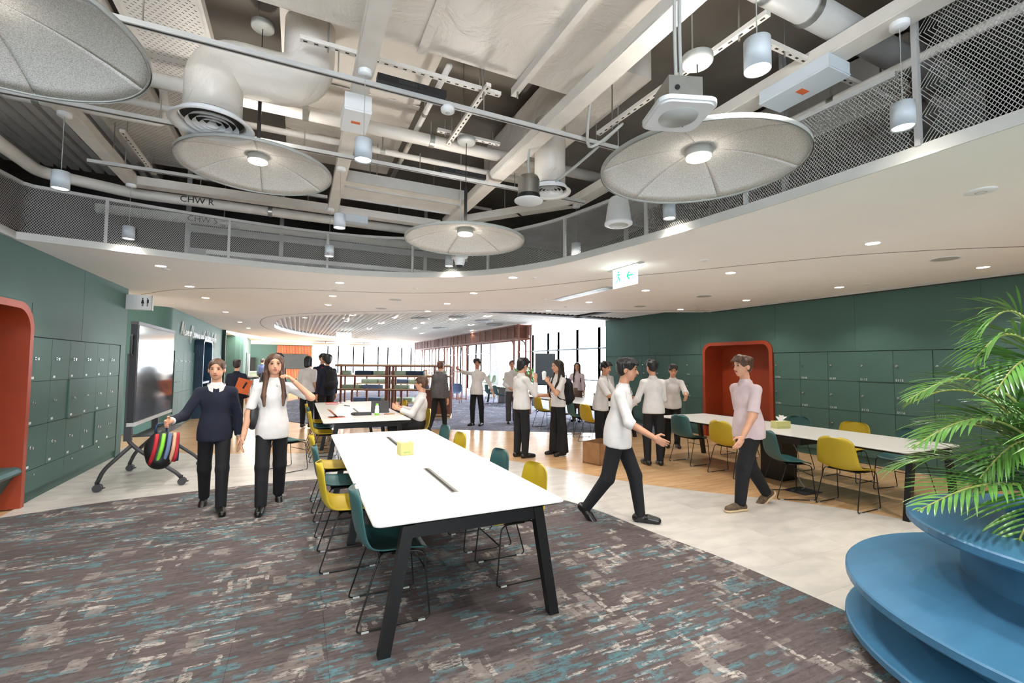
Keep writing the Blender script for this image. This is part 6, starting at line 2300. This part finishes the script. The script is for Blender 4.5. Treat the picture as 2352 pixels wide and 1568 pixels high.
P = person('girl in white shirt with long brown hair walking with one arm raised to her head', (-.24, 5.95), (.05, -1), 1.74, {'r': ((.28, .1, -.95), (.15, .35, -.92), .4), 'l': ((-.72, .45, -.35), (.72, .05, .72), .8)}, legs_walk(.28, 'r'), .04, (.05, 0), ('shirt_white', .42, -.07), ('trouser_black', 1.15), ('long', 'hair_brown'), 'skin', .0125, build=.92)
b_ = P['wld'](P['pel']+Vector((.2, -.06, .12)))
t = thing('shoulder_bag', 'dark grey shoulder bag hanging at the side of the long-haired girl', 'bag', (b_.x, b_.y, b_.z-.1), P['t'].rotation_euler.z)
S = SDF(.04)
S.ell((0, 0, .12), (.07, .17, .17))
np_obj('bag_body', [S.mesh(.013)], 'charcoal', t)
MB().tube(spline([(0, -.13, .22), (-.05, -.1, .45), (-.08, .0, .6), (-.05, .09, .45), (0, .13, .22)], 5), .014, 6).build('strap', 'charcoal', t)

# the standing pair
person('boy in loose white shirt with black fluffy hair raising one hand to his ear', (3.66, 7.34), (.97, .1), 1.74, {'r': ((.12, .5, -.8), (-.15, .15, .97), .9), 'l': ((-.14, .05, -1), (-.1, .3, -.95), .4)}, {'r': ((.03, .06, -1), (0, -.03, -1)), 'l': ((-.03, -.03, -1), (0, -.05, -1))}, -.02, (0, -.12), ('shirt_white', .9, -.04), ('trouser_black', 1.15), ('fluffy', 'hair_black'), 'skin', .0125)
P = person('girl with long dark hair in white short-sleeved shirt drinking, wearing wide black trousers', (4.37, 7.26), (-1, -.08), 1.72, {'l': ((-.15, .55, -.75), (.2, .55, .8), .95), 'r': ((.12, .25, -.95), (-.1, .95, .0), .8)}, {'r': ((.03, .03, -1), (0, -.02, -1)), 'l': ((-.03, -.06, -1), (0, -.03, -1))}, .0, (0, -.08), ('shirt_white', .4, -.02), ('trouser_black', 2.1), ('long', 'hair_dark'), 'skin', .0125, build=.88)
backpack(P, 'black backpack worn by the drinking girl', 'trouser_black', .95)
for sd, nm in (('l', 'cup'), ('r', 'bowl')):
    a = P['A'][sd]
    q = P['wld'](a[2]+a[3]*.07+Vector((.03 if sd == 'l' else -.02, .03, .02)))
    if nm == 'cup':
        t = thing('drink_cup', 'clear plastic cup of yellow drink at the girl mouth', 'cup', (q.x, q.y, q.z-.03))
        MB().lathe([(0, 0), (.03, 0), (.036, .06)], (0, 0, 0), 20).build('drink', 'tissue_box', t)
        MB().lathe([(.031, .0), (.042, .13), (.04, .135), (.02, .155), (0, .16)], (0, 0, 0), 20).build('cup_wall', 'white_plastic', t)
    else:
        t = thing('food_bowl', 'white takeaway bowl held by the drinking girl', 'bowl', (q.x, q.y, q.z-.01))
        MB().lathe([(0, 0), (.05, 0), (.085, .06), (.082, .062), (.05, .008), (0, .008)], (0, 0, 0), 24).build('bowl_wall', 'white_plastic', t)
        MB().ell((0, 0, .035), (.065, .065, .025)).build('food', 'cardboard', t)

# beyond them on the blue carpet
person('curly-haired man in untucked white shirt stretching one arm out sideways', (4.4, 11.55), (-.75, -.66), 1.76, {'r': ((.25, .88, .1), (.1, .95, .32), .2), 'l': ((-.5, -.25, -.8), (-.45, .1, -.88), .5)}, {'r': ((.06, .05, -1), (0, -.02, -1)), 'l': ((-.09, -.1, -1), (0, -.1, -1))}, -.05, (.35, .06), ('shirt_white', .85, -.06), ('trouser_black', 1.05), ('curly', 'hair_dark'), 'skin2', .0135)
person('woman in white shirt and grey trousers standing beside the archway, facing the room', (5.5, 11.65), (-.35, -1), 1.74, {'r': ((.16, .1, -1), (-.35, .75, -.3), .7), 'l': ((-.16, .0, -1), (-.02, .35, -.93), .5)}, None, 0, (-.1, 0), ('shirt_white', .95, -.02), ('trouser_grey', 1.35), ('bun', 'hair_brown'), 'skin', .0135)
person('person in dark grey jumper walking past the end of the open shelving', (3.2, 11.05), (.75, .66), 1.72, None, legs_walk(.3, 'r'), .08, (0, -.15), ('grey_knit', .98, -.06), ('trouser_black', 1.0), ('short', 'hair_brown'), 'skin', .016)

# seated man at the laptop table
person('man in white shirt with short brown hair seated at the laptop table', (2.02, 8.3), (-.95, .3), 1.8, {'r': ((.2, .55, -.75), (-.25, .85, .3), .9), 'l': ((-.2, .5, -.8), (.25, .85, .35), .9)}, SIT, -.12, (-.2, 0), ('shirt_white', .9, -.03), ('trouser_black', 1.0), ('short', 'hair_brown'), 'skin', .0125, sit=.545, tuck=True, build=1.08)

# the crowd by the right walkway
person('student in white shirt and black shoes bending over a box beside the dark-haired boy', (5.12, 6.98), (.55, -.85), 1.7, {'r': ((.1, .55, -.8), (-.1, .9, -.15), .7), 'l': ((-.1, .5, -.85), (.1, .9, -.1), .7)}, None, .12, (-.3, -.15), ('shirt_white', .5, -.05), ('trouser_black', 1.1), ('short', 'hair_black'), 'skin2', .0135)
P = person('dark-haired boy in white shirt seen from behind, standing at end of right table', (5.42, 5.92), (.35, .95), 1.72, {'r': ((.16, .2, -.95), (.1, .85, -.3), .6), 'l': ((-.3, .1, -.9), (-.35, .6, -.6), .6)}, {'r': ((.05, .0, -1), (0, -.04, -1)), 'l': ((-.06, .06, -1), (0, -.06, -1))}, .05, (.2, -.05), ('shirt_white', .9, -.04), ('trouser_black', 1.05), ('short', 'hair_black'), 'skin2', .013)
person('student in white shirt leaning forward behind the long right table', (6.95, 7.05), (-.6, -.75), 1.68, {'r': ((.2, .75, -.6), (0, .9, -.3), .6), 'l': ((-.2, .7, -.65), (.1, .9, -.25), .6)}, None, .3, (0, -.25), ('shirt_white', .6, -.05), ('trouser_black', 1.05), ('short', 'hair_black'), 'skin2', .0135)
person('man in white shirt striding onto the patterned carpet in black shoes', (3.12, 3.95), (.62, -.78), 1.74, {'r': ((.2, .35, -.9), (-.1, .8, -.45), .5), 'l': ((-.2, -.35, -.9), (-.1, .1, -.98), .5)}, legs_walk(.38, 'l'), .12, (.1, -.1), ('shirt_white', .6, -.06), ('trouser_black', 1.0), ('short', 'hair_black'), 'skin2', .0125)
person('man in pale pink shirt, dark trousers and brown sneakers walking past right table', (4.86, 3.72), (-.93, .2), 1.78, {'r': ((.15, -.3, -.94), (.05, .05, -1), .45), 'l': ((-.15, .3, -.94), (0, .5, -.85), .45)}, legs_walk(.36, 'l'), .06, (0, -.06), ('shirt_pink', .45, -.06), ('trouser_black', 1.1), ('short', 'hair_brown'), 'skin', .0125, shoe='shoe_brown', sole='sole', build=1.06)
t = thing('cardboard_box', 'brown open cardboard box on the wooden floor beside the white-shirted crowd', 'box', (4.72, 6.45, 0), .3)
MB().box(-.25, .25, -.18, .18, .0, .02).build('base', 'cardboard', t)
for (a, c, d_, e_) in ((-.25, .25, -.18, -.172), (-.25, .25, .172, .18), (-.25, -.242, -.18, .18), (.242, .25, -.18, .18)):
    MB().box(a, c, d_, e_, .0, .36).build('side', 'cardboard', t)
person('woman in pale pink top and brown skirt standing by the tall windows', (7.45, 11.3), (-.8, -.6), 1.7, {'r': ((.3, .3, -.85), (-.2, .9, .1), .6)}, None, 0, (.3, 0), ('shirt_pink', .9, 0), ('brown_skirt', 1.1), ('long', 'hair_dark'), 'skin', .016, skirt='brown_skirt', fine=True)
person('student with curly auburn hair in white shirt behind the green bottle table', (7.45, 9.9), (-.9, -.3), 1.66, None, None, 0, (0, 0), ('shirt_white', .6, -.04), ('trouser_black', 1.0), ('curly', 'hair_brown'), 'skin', .016)

# students behind the laptop table
P = person('student in dark blazer wearing a black backpack, seen from behind', (.68, 12.25), (-.35, .93), 1.84, None, None, .0, (.15, 0), ('navy_wool', .98, -.08), ('trouser_black', 1.0), ('fluffy', 'hair_black'), 'skin2', .016)
backpack(P, 'black backpack with white tag on the blazer student', 'trouser_black', 1.0)
P = person('student in white shirt with black bobbed hair and dark strap, seen from behind', (.25, 12.9), (.35, .93), 1.8, None, None, 0, (-.2, 0), ('shirt_white', .45, -.04), ('trouser_black', 1.0), ('bob', 'hair_black'), 'skin', .016)
P = person('man in dark suit and red tie facing the two backpacked students', (.62, 13.6), (0, -1), 1.88, None, None, 0, (.3, 0), ('navy_wool', .98, -.1), ('trouser_black', 1.0), ('short', 'hair_dark'), 'skin', .016)
q = P['chest']+Vector((0, .062*P['H']*1.0+.022, .03))
MB().add([(q.x-.022, q.y-.005, q.z+.15), (q.x+.022, q.y-.005, q.z+.15), (q.x+.035, q.y+.028, q.z-.1), (q.x, q.y+.03, q.z-.15), (q.x-.035, q.y+.028, q.z-.1)], [(0, 1, 2, 3, 4)]).build('tie', 'red', P['t'])
person('man in dark suit standing behind the long-haired girl', (-.5, 13.3), (.5, .85), 1.86, None, None, .05, (-.4, -.1), ('trouser_black', .98, -.1), ('trouser_black', 1.0), ('short', 'hair_black'), 'skin', .018)
person('person with a tan bag standing behind the girl in navy', (-1.28, 12.4), (.2, .97), 1.68, None, None, 0, (0, 0), ('navy_wool', .98, -.06), ('trouser_black', 1.0), ('short', 'hair_dark'), 'skin', .02, fine=False)
t = thing('tan_folder', 'tan leather folder held behind the girl in navy', 'folder', (-1.12, 12.2, 1.1), .3)
MB().obox((0, 0, 0), (.3, .03, .34), Matrix.Rotation(.3, 3, 'Y')).build('cover', 'orange_case', t)
MB().obox((.03, -.018, .02), (.04, .004, .16), Matrix.Rotation(.5, 3, 'Y')).build('clasp', 'ink', t)
person('man in slate blue shirt seen from behind near the far kitchen counter', (-1.75, 28.6), (.3, .95), 1.82, None, None, 0, (0, 0), ('blue_shirt', .9, -.02), ('trouser_black', 1.0), ('short', 'hair_dark'), 'skin', .022, fine=False, tuck=True)
person('bearded man in slate blue shirt facing the camera near the far counter', (-1.35, 29.6), (-.2, -1), 1.8, {'r': ((.2, .3, -.9), (-.2, .95, 0), .5), 'l': ((-.2, .3, -.9), (.2, .95, 0), .5)}, None, 0, (0, 0), ('blue_shirt', .5, -.02), ('trouser_black', 1.0), ('short', 'hair_black'), 'skin', .022, fine=False)
person('woman with auburn hair sitting beyond the open shelving', (4.85, 19.0), (.8, -.5), 1.68, None, SIT, .1, (0, 0), ('shirt_white', .9, -.03), ('trouser_black', 1.0), ('long', 'hair_red'), 'skin', .022, sit=.6, fine=False)
t = thing('stool', 'low dark stool under the auburn-haired woman', 'stool', (4.85, 19.0, .002))
MB().cyl((0, 0, .42), (0, 0, .48), .2, 20).build('seat', 'dark_panel', t)
MB().cyl((0, 0, 0), (0, 0, .42), .03, 10).build('column', 'black_metal', t)
MB().cyl((0, 0, 0), (0, 0, .02), .18, 20).build('base', 'black_metal', t)
